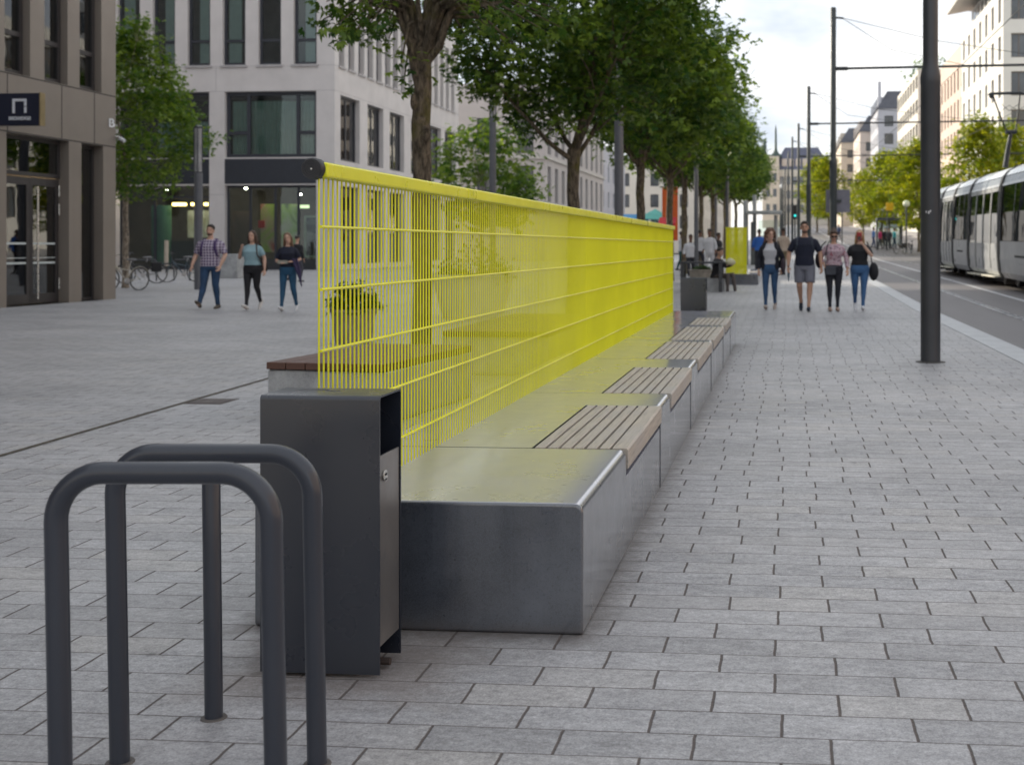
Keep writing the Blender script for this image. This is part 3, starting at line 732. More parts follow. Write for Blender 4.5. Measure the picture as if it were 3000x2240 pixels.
# ------------------------------------------------------------------ buildings
def holes_wall(mb, P, U, N, W, H, holes, depth, z0=0.):
    """a wall sheet with real openings and their reveals; holes are (u0, u1, z0, z1)"""
    P = V(P); us = sorted({0., W} | {h[0] for h in holes} | {h[1] for h in holes}); zs = sorted({z0, H} | {h[2] for h in holes} | {h[3] for h in holes})
    us = [u for u in us if 0 <= u <= W]; zs = [z for z in zs if z0 <= z <= H]
    pt_ = lambda u, z, n=0.: tuple(P + U*u + N*n + V((0, 0, z)))
    for a, b in zip(us, us[1:]):
        run = None
        for c, d in zip(zs, zs[1:]):
            inside = any(h[0] < (a+b)/2 < h[1] and h[2] < (c+d)/2 < h[3] for h in holes)
            if inside:
                if run: mb.quad(pt_(a, run[0]), pt_(b, run[0]), pt_(b, run[1]), pt_(a, run[1])); run = None
            else: run = (run[0], d) if run else (c, d)
        if run: mb.quad(pt_(a, run[0]), pt_(b, run[0]), pt_(b, run[1]), pt_(a, run[1]))
    for (a, b, c, d) in holes:
        for q in (((a, c), (a, d)), ((b, c), (b, d)), ((a, c), (b, c)), ((a, d), (b, d))):
            (u1, w1), (u2, w2) = q
            mb.quad(pt_(u1, w1), pt_(u2, w2), pt_(u2, w2, -depth), pt_(u1, w1, -depth))
def window(parent, P, U, N, hole, rec, fm, gm, mull=(), trans=(), fw=.07, fd=.07, name='window', curtain=None, side=None):
    """frame with its bars (part), pane (sub-part); mull in u, trans as (u0, u1, z)"""
    a, b, c, d = hole; mb = MB(); P = V(P); g = .004
    bx = lambda u0, u1, z0, z1, n0=-rec-fd, n1=-rec: mb.obox(P, U, N, u0, u1, n0, n1, z0, z1)
    bx(a+g, a+fw, c+g, d-g); bx(b-fw, b-g, c+g, d-g); bx(a+fw, b-fw, c+g, c+fw); bx(a+fw, b-fw, d-fw, d-g)
    for m in mull: bx(m-fw*.5, m+fw*.5, c+fw, d-fw, -rec-fd+.002, -rec-.002)
    for (u0, u1, z) in trans: bx(u0, u1, z-fw*.5, z+fw*.5, -rec-fd+.004, -rec-.004)
    f = mb.build(name, fm, parent)
    mb = MB(); mb.obox(P, U, N, a+fw*.5, b-fw*.5, -rec-fd*.6, -rec-fd*.4, c+fw*.5, d-fw*.5); mb.build('pane', gm, f)
    if curtain:
        cm, u0, u1, z0, z1 = curtain; mb = MB(); n = int((u1-u0)/.045); pr = None
        for i in range(n+1):
            u = u0+(u1-u0)*i/n; off = -rec-fd-.22+.04*math.sin(i*1.25)+.02*math.sin(i*.37)
            q = (tuple(P+U*u+N*off+V((0, 0, z0))), tuple(P+U*u+N*off+V((0, 0, z1))))
            if pr: mb.quad(pr[0], q[0], q[1], pr[1])
            pr = q
        mb.build('curtain', cm, f, smooth=True, auto=80)
    return f
GLSM = glass('window_glass_half', (.62, .70, .69), .03)
FRAME = mat('window_frame_dark', (.028, .031, .042), .45, var=.08)
GLS = glass('window_glass'); GLSR = glass('window_glass_reflective', (.45, .52, .51), .07)
CURTB = mat('pale_green_curtain', (.46, .54, .54), .8, var=.1, vs=2)
CURT = mat('green_curtain', (.30, .40, .36), .8, var=.08, vs=1.5)
INNER = mat('room_inside', (.10, .09, .08), .9, var=.25, vs=.8); FLOORM = mat('room_floor', (.16, .15, .14), .6)
BLIND = mat('roller_blind', (.46, .52, .51), .8, var=.05)
def zat(v): return v.z

# ---- brown panelled building on the left
XB = -16.8
def U_(py_or=None): return None
BROWN = mat('brown_metal_panel', (.235, .203, .175), .44, metal=.25, var=.05, vs=.8, spec=.4)
BROWND = mat('bronze_frame', (.048, .043, .044), .45, metal=.2, var=.06)
yb0, yb1 = -12.0, onx(XB, 250).y
bt = thing('office_building', 'brown metal panelled building with glass entrance at the left edge', 'building', (XB, yb1, 0))
P = V((XB, yb0, 0)); U = V((0, 1, 0)); N = V((1, 0, 0)); W = yb1-yb0
def ub(px): return onx(XB, px).y-yb0
z1 = (onx(XB, 0, 282).z+onx(XB, 246, 317).z)/2; z2 = (onx(XB, 0, 154).z+onx(XB, 246, 208.7).z)/2
up = [(ub(10), ub(65)), (ub(96), ub(146)), (ub(172), ub(219))]
pitch = up[1][0]-up[0][0]
while up[0][0]-pitch > .6: up.insert(0, (up[0][0]-pitch, up[0][0]-pitch+(up[1][1]-up[1][0])))
holes = []; ups = []
for fl in range(4):
    for (a, b) in up:
        h = (a, b, z2+.02+fl*3.7, z2+2.95+fl*3.7); holes.append(h); ups.append(h)
door = (ub(14), ub(149), .0, z1-.02); narrow = (ub(176), ub(223), .0, z1-.02)
holes += [door, narrow]
low = []
a = door[0]-.55-2.4
while a > 1: low.append((a, a+2.4, .3, z1-.02)); a -= 3.2
holes += low
mb = MB(); holes_wall(mb, P, U, N, W, 18.0, holes, .34)
# returns and roof
yE = yb1
mb.quad((XB, yE, 0), (XB-18, yE, 0), (XB-18, yE, 18), (XB, yE, 18)); mb.quad((XB, yb0, 0), (XB-18, yb0, 0), (XB-18, yb0, 18), (XB, yb0, 18))
mb.quad((XB, yb0, 18), (XB, yE, 18), (XB-18, yE, 18), (XB-18, yb0, 18)); mb.quad((XB-18, yb0, 0), (XB-18, yE, 0), (XB-18, yE, 18), (XB-18, yb0, 18))
mb.build('wall', BROWN, bt)
mb = MB(); J = lambda u0, u1, za, zb: mb.obox(P, U, N, u0, u1, -.02, .003, za, zb)
J(0, W, z1-.012, z1+.012); J(0, W, z2-.016, z2+.008)
for px in (16, 133.5, 204): J(ub(px)-.012, ub(px)+.012, z1+.014, z2-.018)
for fl in range(1, 4): J(0, W, z2+fl*3.7-.3, z2+fl*3.7-.276)
mb.build('panel_joint', mat('joint_dark', (.02, .018, .018), .8), bt)
for h in ups:
    w_ = window(bt, P, U, N, h, .17, BROWND, GLSR if h[2] > z2+3 else GLSM, trans=((h[0]+.1, h[1]-.1, h[2]+.92),), fw=.11, fd=.12)
    if h[2] < z2+3:
        mb = MB(); n_ = 26; pr = None
        for i in range(n_+1):
            u = h[0]+.08+(h[1]-h[0]-.16)*i/n_; q = [tuple(P+U*u+N*(-.36+.03*math.sin(i*1.7))+V((0, 0, z))) for z in (h[2]+.05, h[3]-.05)]
            if pr: mb.quad(pr[0], q[0], q[1], pr[1])
            pr = q
        mb.build('curtain', CURTB, w_, smooth=True, auto=80)
for h in low: window(bt, P, U, N, h, .2, BROWND, GLSR, fw=.1)
# entrance: transom light, two leaves, long steel pull handle
a, b = door[0], door[1]; zt = onx(XB, 80, 380).z
window(bt, P, U, N, (a, b, zt, door[3]), .22, BROWND, GLSR, fw=.09, name='transom_window')
mid = ub(87)
for (u0, u1) in ((a+.02, mid-.004), (mid+.004, b-.02)):
    mb = MB(); f = .11
    bx = lambda q0, q1, c0, c1: mb.obox(P, U, N, q0, q1, -.31, -.25, c0, c1)
    bx(u0, u0+f, .02, zt-.03); bx(u1-f, u1, .02, zt-.03); bx(u0+f, u1-f, .02, .24); bx(u0+f, u1-f, zt-.20, zt-.03)
    dr = mb.build('door', BROWND, bt)
    mb = MB(); mb.obox(P, U, N, u0+f, u1-f, -.285, -.275, .24, zt-.2); mb.build('pane', GLSR, dr)
    mb = MB()
    for z in (1.36, .92, 1.05): mb.obox(P, U, N, u0+f, u1-f, -.272, -.262, z, z+(.045 if z != 1.05 else .015))
    mb.build('glass_band', mat('frosted_band', (.55, .60, .60), .3), dr)
    if u1 > mid+.1:
        mb = MB(); uh = u0+.17; q = P+U*uh+N*(-.17)
        mb.tube([q+V((0, 0, .12)), q+V((0, 0, zt-.22))], .022, 14)
        for z in (.35, zt-.5): mb.tube([q+V((0, 0, z)), q+V((-.09, 0, z))], .012, 8)
        mb.build('handle', STL, dr, smooth=True)
        mb = MB()
        for z in (.32, zt-.85, zt-.42): mb.tube([P+U*(u1+.012)+N*(-.235)+V((0, 0, z)), P+U*(u1+.012)+N*(-.235)+V((0, 0, z+.26))], .016, 8)
        mb.build('hinge', STL, dr, smooth=True)
window(bt, P, U, N, narrow, .24, BROWND, GLSR, fw=.08)
mb = MB(); mb.obox(P, U, N, a, narrow[1], -6, -5.9, 0, z1+.2); mb.obox(P, U, N, 0, W, -6, -.36, z1+.0, z1+.1); mb.obox(P, U, N, 0, W, -6, -.36, -.05, .005); mb.build('interior', INNER, bt)
for k, (u0, dp) in enumerate(((a+.5, 2.2), (a+1.9, 3.6), (narrow[0]+.3, 2.0))):  # glowing boxes added to brighten the dark entrance glass
    mb = MB(); mb.obox(P, U, N, u0, u0+.5, -dp-.5, -dp, z1-.12, z1-.06); tag(mb.build('ceiling_lamp', emit('hall_lamp', (1, .80, .5), 12.)), ['square ceiling lamp inside the entrance hall nearest the left door leaf', 'square ceiling lamp deep in the entrance hall of the brown building', 'square ceiling lamp behind the narrow window of the brown building'][k], 'lamp', 'lamps in the entrance hall')
mb = MB(); mb.obox(P, U, N, a+.2, b-.4, -4.2, -3.9, .005, 1.1); tag(mb.build('reception_desk', mat('desk_pale', (.42, .40, .36), .5)), 'pale reception desk inside the glass entrance', 'desk')
# projecting sign
sd = 25.6; pl, pr_ = at(-62, 203, sd), at(93, 272, sd)
st = thing('hanging_sign', 'navy projecting sign with pale arch logo on the brown building', 'sign', (pr_.x, pr_.y, pr_.z))
mb = MB(); mb.box(pl.x, pr_.x, pl.y, pl.y+.16, pr_.z, pl.z); mb.build('face', mat('sign_navy', (.006, .010, .028), .4, var=.1), st, bevel=.005)
mb = MB(); mb.box(pr_.x+.002, pr_.x+.03, pl.y-.004, pl.y+.166, pr_.z-.01, pl.z+.01); mb.build('brass_edge', mat('brass_edge', (.32, .25, .14), .35, metal=.7), st, bevel=.003)
mb = MB(); mb.box(XB-.05, pl.x, pl.y+.06, pl.y+.10, pl.z-.15, pl.z-.09); mb.box(XB-.05, pl.x, pl.y+.06, pl.y+.10, pr_.z+.09, pr_.z+.15); mb.build('bracket', BROWND, st)
SW = mat('sign_white', (.62, .64, .68), .5)
mb = MB(); q = lambda px, py: at(px, py, sd)
def pxbox(x0, x1, y0, y1):
    A, B = q(x0, y1), q(x1, y0); mb.box(A.x, B.x, pl.y-.012, pl.y-.001, A.z, B.z)
pxbox(32.5, 64.5, 215, 220.5); pxbox(32.5, 38, 220.7, 246); pxbox(59.3, 64.5, 220.7, 231); pxbox(59.3, 64.5, 232.4, 245.5)
mb.build('logo', SW, st)
def text_mesh(s, size, m, parent, loc, rot, name='lettering', xs=1., font_off=0.004):
    cu = bpy.data.curves.new(name, 'FONT'); cu.body = s; cu.size = size; cu.extrude = .004; cu.align_x = 'CENTER'; cu.align_y = 'CENTER'; cu.offset = font_off
    o = bpy.data.objects.new('tmp', cu); COL.objects.link(o)
    me = bpy.data.meshes.new_from_object(o.evaluated_get(bpy.context.evaluated_depsgraph_get())); bpy.data.objects.remove(o)
    me.name = name; me.materials.clear(); me.materials.append(m)
    k = bpy.data.objects.new(name, me); COL.objects.link(k)
    if parent: k.parent = parent; k.location = V(loc)-ORG[parent.name]
    else: k.location = loc
    k.rotation_euler = rot; k.scale = (xs, 1, 1); ORG[k.name] = V((0, 0, 0)); return k
c = q(49, 257.5); text_mesh('DIXICRAVEDVOIZI', .098, SW, st, (c.x, pl.y-.006, c.z), (R(90), 0, 0), xs=.60)
# small white letter plate and lamp near the corner
c = onx(XB, 237, 267); t = thing('house_sign', 'small white letter sign near the corner of the brown building', 'sign', c)
text_mesh('B', .30, mat('sign_bright', (.75, .76, .78), .5), t, (XB+.05, c.y, c.z), (R(90), 0, R(62)), name='letter')
mb = MB(); mb.box(XB-.01, XB+.05, c.y-.03, c.y+.03, c.z-.02, c.z+.03); mb.build('bracket', STL, t)
c = onx(XB, 247, 302); t = thing('wall_camera', 'small white camera on the corner of the brown building', 'camera', c)
mb = MB(); mb.tube([(XB, yb1-.03, c.z+.08), (XB+.12, yb1-.02, c.z+.05)], .03, 10); mb.build('arm', STL, t, smooth=True)
mb = MB(); mb.tube([(XB+.07, yb1+.03, c.z+.05), (XB+.24, yb1-.02, c.z-.03)], .045, 16); mb.build('housing', mat('camera_white', (.62, .62, .64), .4), t, smooth=True)

# ---- pale grey building across the square
GREY = mat('pale_stone', (.62, .585, .57), .7, var=.06, vs=.7, bump=.1, bs=20)
co = gp(723, 583); YG, XG = co.y, co.x
gt = thing('office_building', 'pale stone building with tall narrow windows and shops across the square', 'building', (XG, YG, 0))
Pf = V((XG-48, YG, 0)); Uf = V((1, 0, 0)); Nf = V((0, -1, 0)); Wf = 48.
uf = lambda px: ony(YG, px).x-Pf.x
zf = lambda py, px=600: ony(YG, px, py).z
HG = 17.5
hs = []
wx = [(254, 302), (330, 378), (405, 454), (481, 530), (558, 607), (634, 684)]
k = wx[0][0]-76
while uf(k) > 1: wx.insert(0, (k, k+49)); k -= 76
tops = []
for (a, b) in wx:
    tops.append((uf(a), uf(b), zf(139.5), zf(139.5)+4.6)); tops.append((uf(a), uf(b), zf(139.5)+6.0, zf(139.5)+6.0+.9))
tops = [t_ for t_ in tops if t_[3] < HG-.3]
big = (uf(485.5), uf(683), zf(340), zf(197.5)); big2 = (uf(255), uf(452), zf(340), zf(197.5)); big3 = (uf(20), uf(222), zf(340), zf(197.5))
sh1 = (uf(485.5), uf(683), .0, zf(400)); sh2 = (uf(250), uf(452), .0, zf(400)); sh3 = (uf(20), uf(222), 0., zf(400))
mb = MB(); holes_wall(mb, Pf, Uf, Nf, Wf, HG, tops+[big, big2, big3, sh1, sh2, sh3], .45)
Us = V((0, 1, 0)); Ns = V((1, 0, 0)); Ps = V((XG, YG, 0)); ye = onx(XG, 990).y; Ws = ye-YG
us = lambda px: onx(XG, px).y-YG
side_up = [(us(a), us(b)) for a, b in ((732.5, 744), (753, 765.5), (774.5, 787), (794, 806), (813, 825), (832, 843.5), (849, 859.5), (866, 876), (882, 891), (897, 905.5), (911, 919), (925, 933), (938, 946), (951, 958), (963, 970), (974.5, 981.5))]
side_lo = [(us(a), us(b)) for a, b in ((735.6, 777), (794, 828), (842, 873), (888, 914), (927, 953), (961, 984))]
zsu = zf(139.5); hs2 = [(a, b, zsu, zsu+4.6) for a, b in side_up] + [(a, b, zf(345), zf(202)) for a, b in side_lo]
shs = [(a, b, .3, zf(400)) for a, b in side_lo]
holes_wall(mb, Ps, Us, Ns, Ws, HG, hs2+shs, .45)
mb.quad((XG-48, YG, HG), (XG, YG, HG), (XG, ye, HG), (XG-48, ye, HG)); mb.quad((XG, ye, 0), (XG-48, ye, 0), (XG-48, ye, HG), (XG, ye, HG)); mb.quad((XG-48, YG, 0), (XG-48, ye, 0), (XG-48, ye, HG), (XG-48, YG, HG))
mb.build('wall', GREY, gt)
mb = MB(); J = lambda u0, u1, za, zb: mb.obox(Pf, Uf, Nf, u0, u1, -.02, .004, za, zb)
J(0, Wf, zf(142.6), zf(142.2)); J(0, Wf, zf(197.0), zf(196.5)); J(uf(466), uf(466.5), zf(196), zf(143))
J(uf(452), uf(485), zf(420.5), zf(420)); mb.obox(Ps, Us, Ns, 0, Ws, -.02, .004, zf(197.0), zf(196.5)); mb.obox(Ps, Us, Ns, 0, Ws, -.02, .004, zf(142.6), zf(142.2))
mb.build('panel_joint', mat('joint_grey', (.20, .19, .20), .8), gt)
mb = MB()
for (a, b, c, d) in tops: mb = MB(); mb.obox(Pf, Uf, Nf, a-.12, b+.12, .0, .10, c-.14, c-.02); mb.build('sill', mat('sill_stone', (.42, .40, .40), .7), gt)
for (a, b) in side_up: mb = MB(); mb.obox(Ps, Us, Ns, a-.1, b+.1, .0, .10, zsu-.14, zsu-.02); mb.build('sill', mat('sill_stone', (.42, .40, .40), .7), gt)
rw = random.Random(3)
for i, h in enumerate(tops):
    if h[3] > zf(139.5)+5: continue
    zt = zf(86)
    w = window(gt, Pf, Uf, Nf, h, .22, FRAME, GLS, trans=((h[0]+.1, h[1]-.1, zt),), fw=.15, fd=.1)
    if rw.random() < .93:
        mb = MB(); u0 = h[0]+(.2 if rw.random() < .5 else .55); mb.obox(Pf, Uf, Nf, u0, u0+rw.uniform(.45, .8), -.42, -.40, h[2]+.1, h[3]-.1); mb.build('blind', BLIND, w)
for h in hs2:
    window(gt, Ps, Us, Ns, h, .28, FRAME, GLSR, fw=.16 if h[2] < zsu-.5 else .12, fd=.1, mull=((h[0]+h[1])/2,) if h[2] < zsu-.5 else ())
for h in shs: window(gt, Ps, Us, Ns, h, .3, FRAME, GLSR, fw=.12, name='shop_window')
z286 = zf(286)
window(gt, Pf, Uf, Nf, big, .25, FRAME, GLS, mull=(uf(533), uf(640)), trans=((big[0]+.15, uf(531), z286), (uf(642), big[1]-.15, z286)), fw=.2, fd=.12, curtain=(CURT, big[0]+.2, big[1]-.2, big[2]+.1, zf(216)))
window(gt, Pf, Uf, Nf, big2, .25, FRAME, GLS, mull=(uf(410), uf(300)), fw=.2, fd=.12, curtain=(CURT, uf(330), big2[1]-.2, big2[2]+.1, zf(260)))
window(gt, Pf, Uf, Nf, big3, .25, FRAME, GLSR, mull=(uf(70), uf(175)), fw=.2, fd=.12)
mb = MB()
for h in (big, big2, big3): mb.obox(Pf, Uf, Nf, h[0]+.003, h[1]-.003, -.2, .02, zf(397), zf(343))
mb.build('fascia', mat('fascia_navy', (.020, .024, .034), .4, var=.08), gt)
window(gt, Pf, Uf, Nf, sh1, .3, FRAME, GLS, mull=(uf(536), uf(590), uf(640)), fw=.14, name='shop_window')
window(gt, Pf, Uf, Nf, sh2, .5, FRAME, GLS, mull=(uf(325), uf(413)), trans=((sh2[0]+.1, sh2[1]-.1, zf(425)),), fw=.14, name='shop_window')
window(gt, Pf, Uf, Nf, sh3, .5, FRAME, GLSR, mull=(uf(110),), fw=.14, name='shop_window')
mb = MB(); mb.obox(Pf, Uf, Nf, sh1[0]+.15, sh1[1]-.15, -.45, -.31, .0, zf(560)); mb.build('plinth', mat('plinth_dark', (.03, .034, .036), .5), gt)
# rooms behind the glass
mb = MB()
for (za, zb, dp) in ((0, zf(400)+.5, 7.), (zf(344), zf(190), 5.), (zsu-.3, zsu+4.9, 4.)):
    mb.obox(Pf, Uf, Nf, 4, Wf-.5, -dp-.1, -dp, za, zb); mb.obox(Pf, Uf, Nf, 1, Wf-.5, -dp, -.5, zb, zb+.1); mb.obox(Pf, Uf, Nf, 1, Wf-.5, -dp, -.5, za-.1, za+.004)
mb.build('interior', INNER, gt)
WARM = emit('warm_lamp', (1, .66, .18), 11.)
rl_ = random.Random(8); SPOT = emit('spot_lamp', (1, .9, .7), 60.)
for k in range(4):
    x = (505, 588, 300, 438)[k]; u0 = uf(x); dp = (1.5, 3.9, 3., 2.)[k]
    mb = MB(); mb.obox(Pf, Uf, Nf, u0-.06, u0+.06, -dp-.12, -dp, zf(398)-.20-.25*(k % 2), zf(398)-.14-.25*(k % 2)); tag(mb.build('ceiling_spot', SPOT), 'small bright spot lamp on the ceiling inside the shops across the square', 'lamp', 'spot lamps in the shops')
FILLSTRIP = emit('strip_lamp', (1, .86, .62), 45.)  # strips added out of sight above the opening to brighten the boards
for k, (x0, x1, lab) in enumerate(((490, 680, 'long strip lamp above the display boards in the shop window'), (258, 448, 'long strip lamp under the ceiling of the shop behind the bicycles'))):
    mb = MB(); mb.obox(Pf, Uf, Nf, uf(x0), uf(x1), -.60, -.46, zf(400)+.10, zf(400)+.14); tag(mb.build('strip_lamp', FILLSTRIP), lab, 'lamp', 'lamps inside the shop')
for k, (x0, x1) in enumerate(((335, 362), (376, 396), (405, 410))):
    a, b = uf(x0), uf(x1); mb = MB(); mb.obox(Pf, Uf, Nf, a, b, -2.2, -1.95, zf(441), zf(435))
    o = mb.build('shop_lamp', WARM); tag(o, ['long glowing yellow lamp inside the shop left of the stone pillar', 'short glowing yellow lamp inside the shop beside the long one', 'small round glowing lamp inside the shop nearest the lamp post'][k], 'lamp', 'lamps inside the shop')
mb = MB(); mb.obox(Pf, Uf, Nf, uf(330), uf(412), -1.4, -1.2, .1, zf(520)); tag(mb.build('shop_counter', mat('counter_dark', (.02, .03, .035), .4)), 'dark counter inside the shop behind the bicycles', 'counter')
mb = MB(); mb.obox(Pf, Uf, Nf, uf(340), uf(405), -3.6, -3.5, zf(512), zf(450)); tag(mb.build('wall_screen', mat('pale_board', (.30, .34, .36), .6, var=.25, vs=1.1)), 'pale board on the back wall inside the shop', 'board')
mb = MB(); mb.lathe(V((ony(YG, 327).x, YG+1.1, .05)), [(.55, 0), (.55, zf(440)-.1)], 20); tag(mb.build('green_column', mat('green_column', (.07, .22, .16), .5), smooth=True), 'round green column inside the shop entrance', 'column')
def blotch(name, cols, sc_=.7):
    t = NT(name); o = t.n('TexCoord').outputs['Object']; n = t.noise(o, sc_, 3, .5, 1.2)
    c = t.ramp(n, [(.30+.4*i/(len(cols)-1), c_) for i, c_ in enumerate(cols)]); t.bsdf(c, .5); return t.m
for k, (x0, x1, y0, y1, cols, lab) in enumerate((
    (552, 582, 440, 545, [(.02, .03, .01), (.42, .55, .10), (.60, .42, .30), (.62, .05, .02)], 'tall colourful display board in the shop window nearest the middle'),
    (597, 632, 440, 555, [(.01, .02, .01), (.30, .50, .06), (.50, .52, .36), (.50, .09, .02)], 'tall green display board in the shop window'),
    (652, 676, 470, 552, [(.02, .02, .02), (.05, .05, .06), (.35, .36, .33)], 'dark display board with pale frame at the right of the shop window'),
    (490, 530, 455, 560, [(.10, .07, .05), (.22, .15, .11)], 'brown cabinet inside the shop window beside the pillar'))):
    mb = MB(); mb.obox(Pf, Uf, Nf, uf(x0), uf(x1), -.72, -.66, zf(y1), zf(y0)); o = mb.build('display_board', blotch('display_%d' % k, cols, .55))
    if k == 2:
        m2 = MB(); f = .12
        for (a, b, c, d) in ((uf(x0)-f, uf(x0), zf(y1)-f, zf(y0)+f), (uf(x1), uf(x1)+f, zf(y1)-f, zf(y0)+f), (uf(x0), uf(x1), zf(y0), zf(y0)+f), (uf(x0), uf(x1), zf(y1)-f, zf(y1))): m2.obox(Pf, Uf, Nf, a, b, -.74, -.60, c, d)
        m2.build('frame', mat('pale_green_frame', (.45, .52, .40), .5), o)
    tag(o, lab, 'display board', 'boards in the shop window')
mb = MB(); mb.obox(Pf, Uf, Nf, uf(548), uf(561), -.64, -.60, zf(492), zf(476)); tag(mb.build('sale_sign', mat('sale_red', (.6, .04, .03), .5)), 'small red sign hanging in the shop window', 'sign')
mb = MB(); mb.obox(Pf, Uf, Nf, uf(572), uf(632), -2.4, -2.3, zf(447), zf(440)); tag(mb.build('shelf_light', emit('shelf_glow', (.75, .9, .5), 1.6)), 'pale green lit strip inside the shop', 'lamp')
# a low stone planter box and grey wall at the foot of the pillar
p = gp(487, 601); mb = MB(); mb.box(p.x-.55, p.x+.5, p.y, p.y+1.0, 0, 1.0); tag(mb.build('stone_block', CONC2, None, bevel=.02), 'grey stone block on the square behind the man in the checked shirt', 'block')

# ---- generic street houses
def house(label, x0, x1, y0, y1, base, H, wallm, rows, cols_s=0, cols_f=0, ww=1.3, wh=1.9, z0=2.6, pitch=3.6, side='left', roof='flat', roofm=None, reveal=.25, fade=None, name='town_house', front=True, ledge=None, glassm=None, span_s=None):
    """front faces the camera (-Y); the street side is the left (x0) or right (x1) wall"""
    t = thing(name, label, 'building', ((x0+x1)/2, y0, base), 'houses along the street')
    gm = glassm or GLSR; mb = MB(); Xs = x0 if side == 'left' else x1
    Ps = V((Xs, y0, base)); Us = V((0, 1, 0)); Ns = V((-1 if side == 'left' else 1, 0, 0)); Ws = y1-y0
    Pf_ = V((x0, y0, base)); Uf_ = V((1, 0, 0)); Nf_ = V((0, -1, 0)); Wf_ = x1-x0
    def grid(Wd, n):
        if not n: return []
        st_ = Wd/n; return [(st_*(i+.5)-ww/2, st_*(i+.5)+ww/2, z0+r*pitch, z0+r*pitch+wh) for i in range(n) for r in range(rows) if z0+r*pitch+wh < H-.3]
    hs_, hf = grid(Ws, cols_s), grid(Wf_, cols_f)
    holes_wall(mb, Ps, Us, Ns, Ws, H, hs_, reveal, -1.); holes_wall(mb, Pf_, Uf_, Nf_, Wf_, H, hf, reveal, -1.)
    xo = x1 if side == 'left' else x0
    mb.quad((xo, y0, base-1), (xo, y1, base-1), (xo, y1, base+H), (xo, y0, base+H)); mb.quad((x0, y1, base-1), (x1, y1, base-1), (x1, y1, base+H), (x0, y1, base+H))
    if roof == 'flat': mb.quad((x0, y0, base+H), (x1, y0, base+H), (x1, y1, base+H), (x0, y1, base+H))
    mb.build('wall', wallm, t)
    rm = roofm or mat('slate_roof', (.10, .105, .125), .7, var=.15, vs=.5)
    if roof == 'mansard':
        m2 = MB(); i, h = 2.2, 4.2
        a = [(x0-.3, y0-.3), (x1+.3, y0-.3), (x1+.3, y1+.3), (x0-.3, y1+.3)]; b = [(x0+i, y0+i), (x1-i, y0+i), (x1-i, y1-i), (x0+i, y1-i)]
        for k in range(4):
            p0, p1, q1, q0 = a[k], a[(k+1) % 4], b[(k+1) % 4], b[k]
            m2.quad((*p0, base+H), (*p1, base+H), (*q1, base+H+h), (*q0, base+H+h))
        m2.quad(*[(*p, base+H+h) for p in b]); m2.quad(*[(*p, base+H) for p in a]); m2.build('roof', rm, t)
        n = max(2, int(Ws/5))
        for k in range(n if cols_s else 0):
            y = y0+Ws*(k+.5)/n; m3 = MB(); sx = Xs+(-.1 if side == 'left' else .1); dx = 1.6 if side == 'left' else -1.6
            m3.box(sx, sx+dx, y-.7, y+.7, base+H+.8, base+H+2.8); dm = m3.build('dormer', wallm, t)
            m4 = MB(); m4.box(sx-(.02 if side == 'left' else -.02), sx, y-.5, y+.5, base+H+1.0, base+H+2.5); m4.build('pane', gm, dm)
    elif roof == 'overhang':
        m2 = MB(); m2.box(x0+1.2, x1-1, y0+1.2, y1-1.2, base+H, base+H+3.2); m2.build('attic', mat('attic_wall', (.55, .54, .52), .7), t)
        m2 = MB(); m2.prism([(0, 0), (0, .35), (3.0, .75), (3.0, .55)], lambda u, v, w_: (x0+1.4-3.2+u, w_, base+H+3.2+v), y0-1.6, y1+1.6); m2.box(x0+1.2, x1, y0-1.6, y1+1.6, base+H+3.2+.5, base+H+3.2+.9)
        m2.build('roof', mat('eave', (.52, .50, .46), .6), t)
        for k in range(9):
            y = y0+2+k*(Ws-4)/9; m2 = MB(); m2.box(x0+1.17, x0+1.2, y, y+2.2, base+H+.9, base+H+2.8); m2.build('attic_window', gm, t)
    if ledge:
        m2 = MB()
        for z in ledge:
            m2.obox(Ps, Us, Ns, -.1, Ws+.1, 0.0, .18, z, z+.22)
            if cols_f: m2.obox(Pf_, Uf_, Nf_, -.1, Wf_+.1, 0.003, .183, z, z+.22)
        m2.build('cornice', mat('cornice_stone', (.5, .48, .45), .7), t)
    allw = [(Ps, Us, Ns, h) for h in hs_] + [(Pf_, Uf_, Nf_, h) for h in hf]
    for (p_, u_, n_, h) in allw[:100]:
        m2 = MB(); a, b, c, d = h; w_ = .09
        m2.obox(p_, u_, n_, a, b, -reveal-.05, -reveal+.0, d-w_, d); m2.obox(p_, u_, n_, a, b, -reveal-.05, -reveal+.0, c, c+w_)
        m2.obox(p_, u_, n_, a, a+w_, -reveal-.05, -reveal, c+w_, d-w_); m2.obox(p_, u_, n_, b-w_, b, -reveal-.05, -reveal, c+w_, d-w_); m2.obox(p_, u_, n_, (a+b)/2-.04, (a+b)/2+.04, -reveal-.04, -reveal-.01, c+w_, d-w_)
        f = m2.build('window', fade or FRAME, t)
        m2 = MB(); m2.obox(p_, u_, n_, a+.03, b-.03, -reveal-.08, -reveal-.06, c+.03, d-.03); m2.build('pane', gm, f)
    return t
DG = mat('far_glass', (.10, .11, .12), .12, var=.3, vs=.3, spec=.6)
PALEG = mat('pale_far_glass', (.26, .28, .32), .2, var=.2, vs=.3)
LF = mat('frame_brown', (.16, .12, .09), .6)
CREAM = mat('cream_render', (.66, .62, .55), .8, var=.04, vs=.3); WHITE = mat('white_render', (.70, .68, .63), .8, var=.04, vs=.3)
PEACH = mat('peach_render', (.62, .49, .41), .8, var=.05, vs=.3); BLUEG = mat('bluegrey_render', (.46, .47, .52), .8, var=.05, vs=.3)
PINK = mat('pinkish_render', (.64, .56, .50), .8, var=.05, vs=.3); STONE = mat('stone_ashlar', (.46, .43, .42), .75, var=.06, vs=.5)
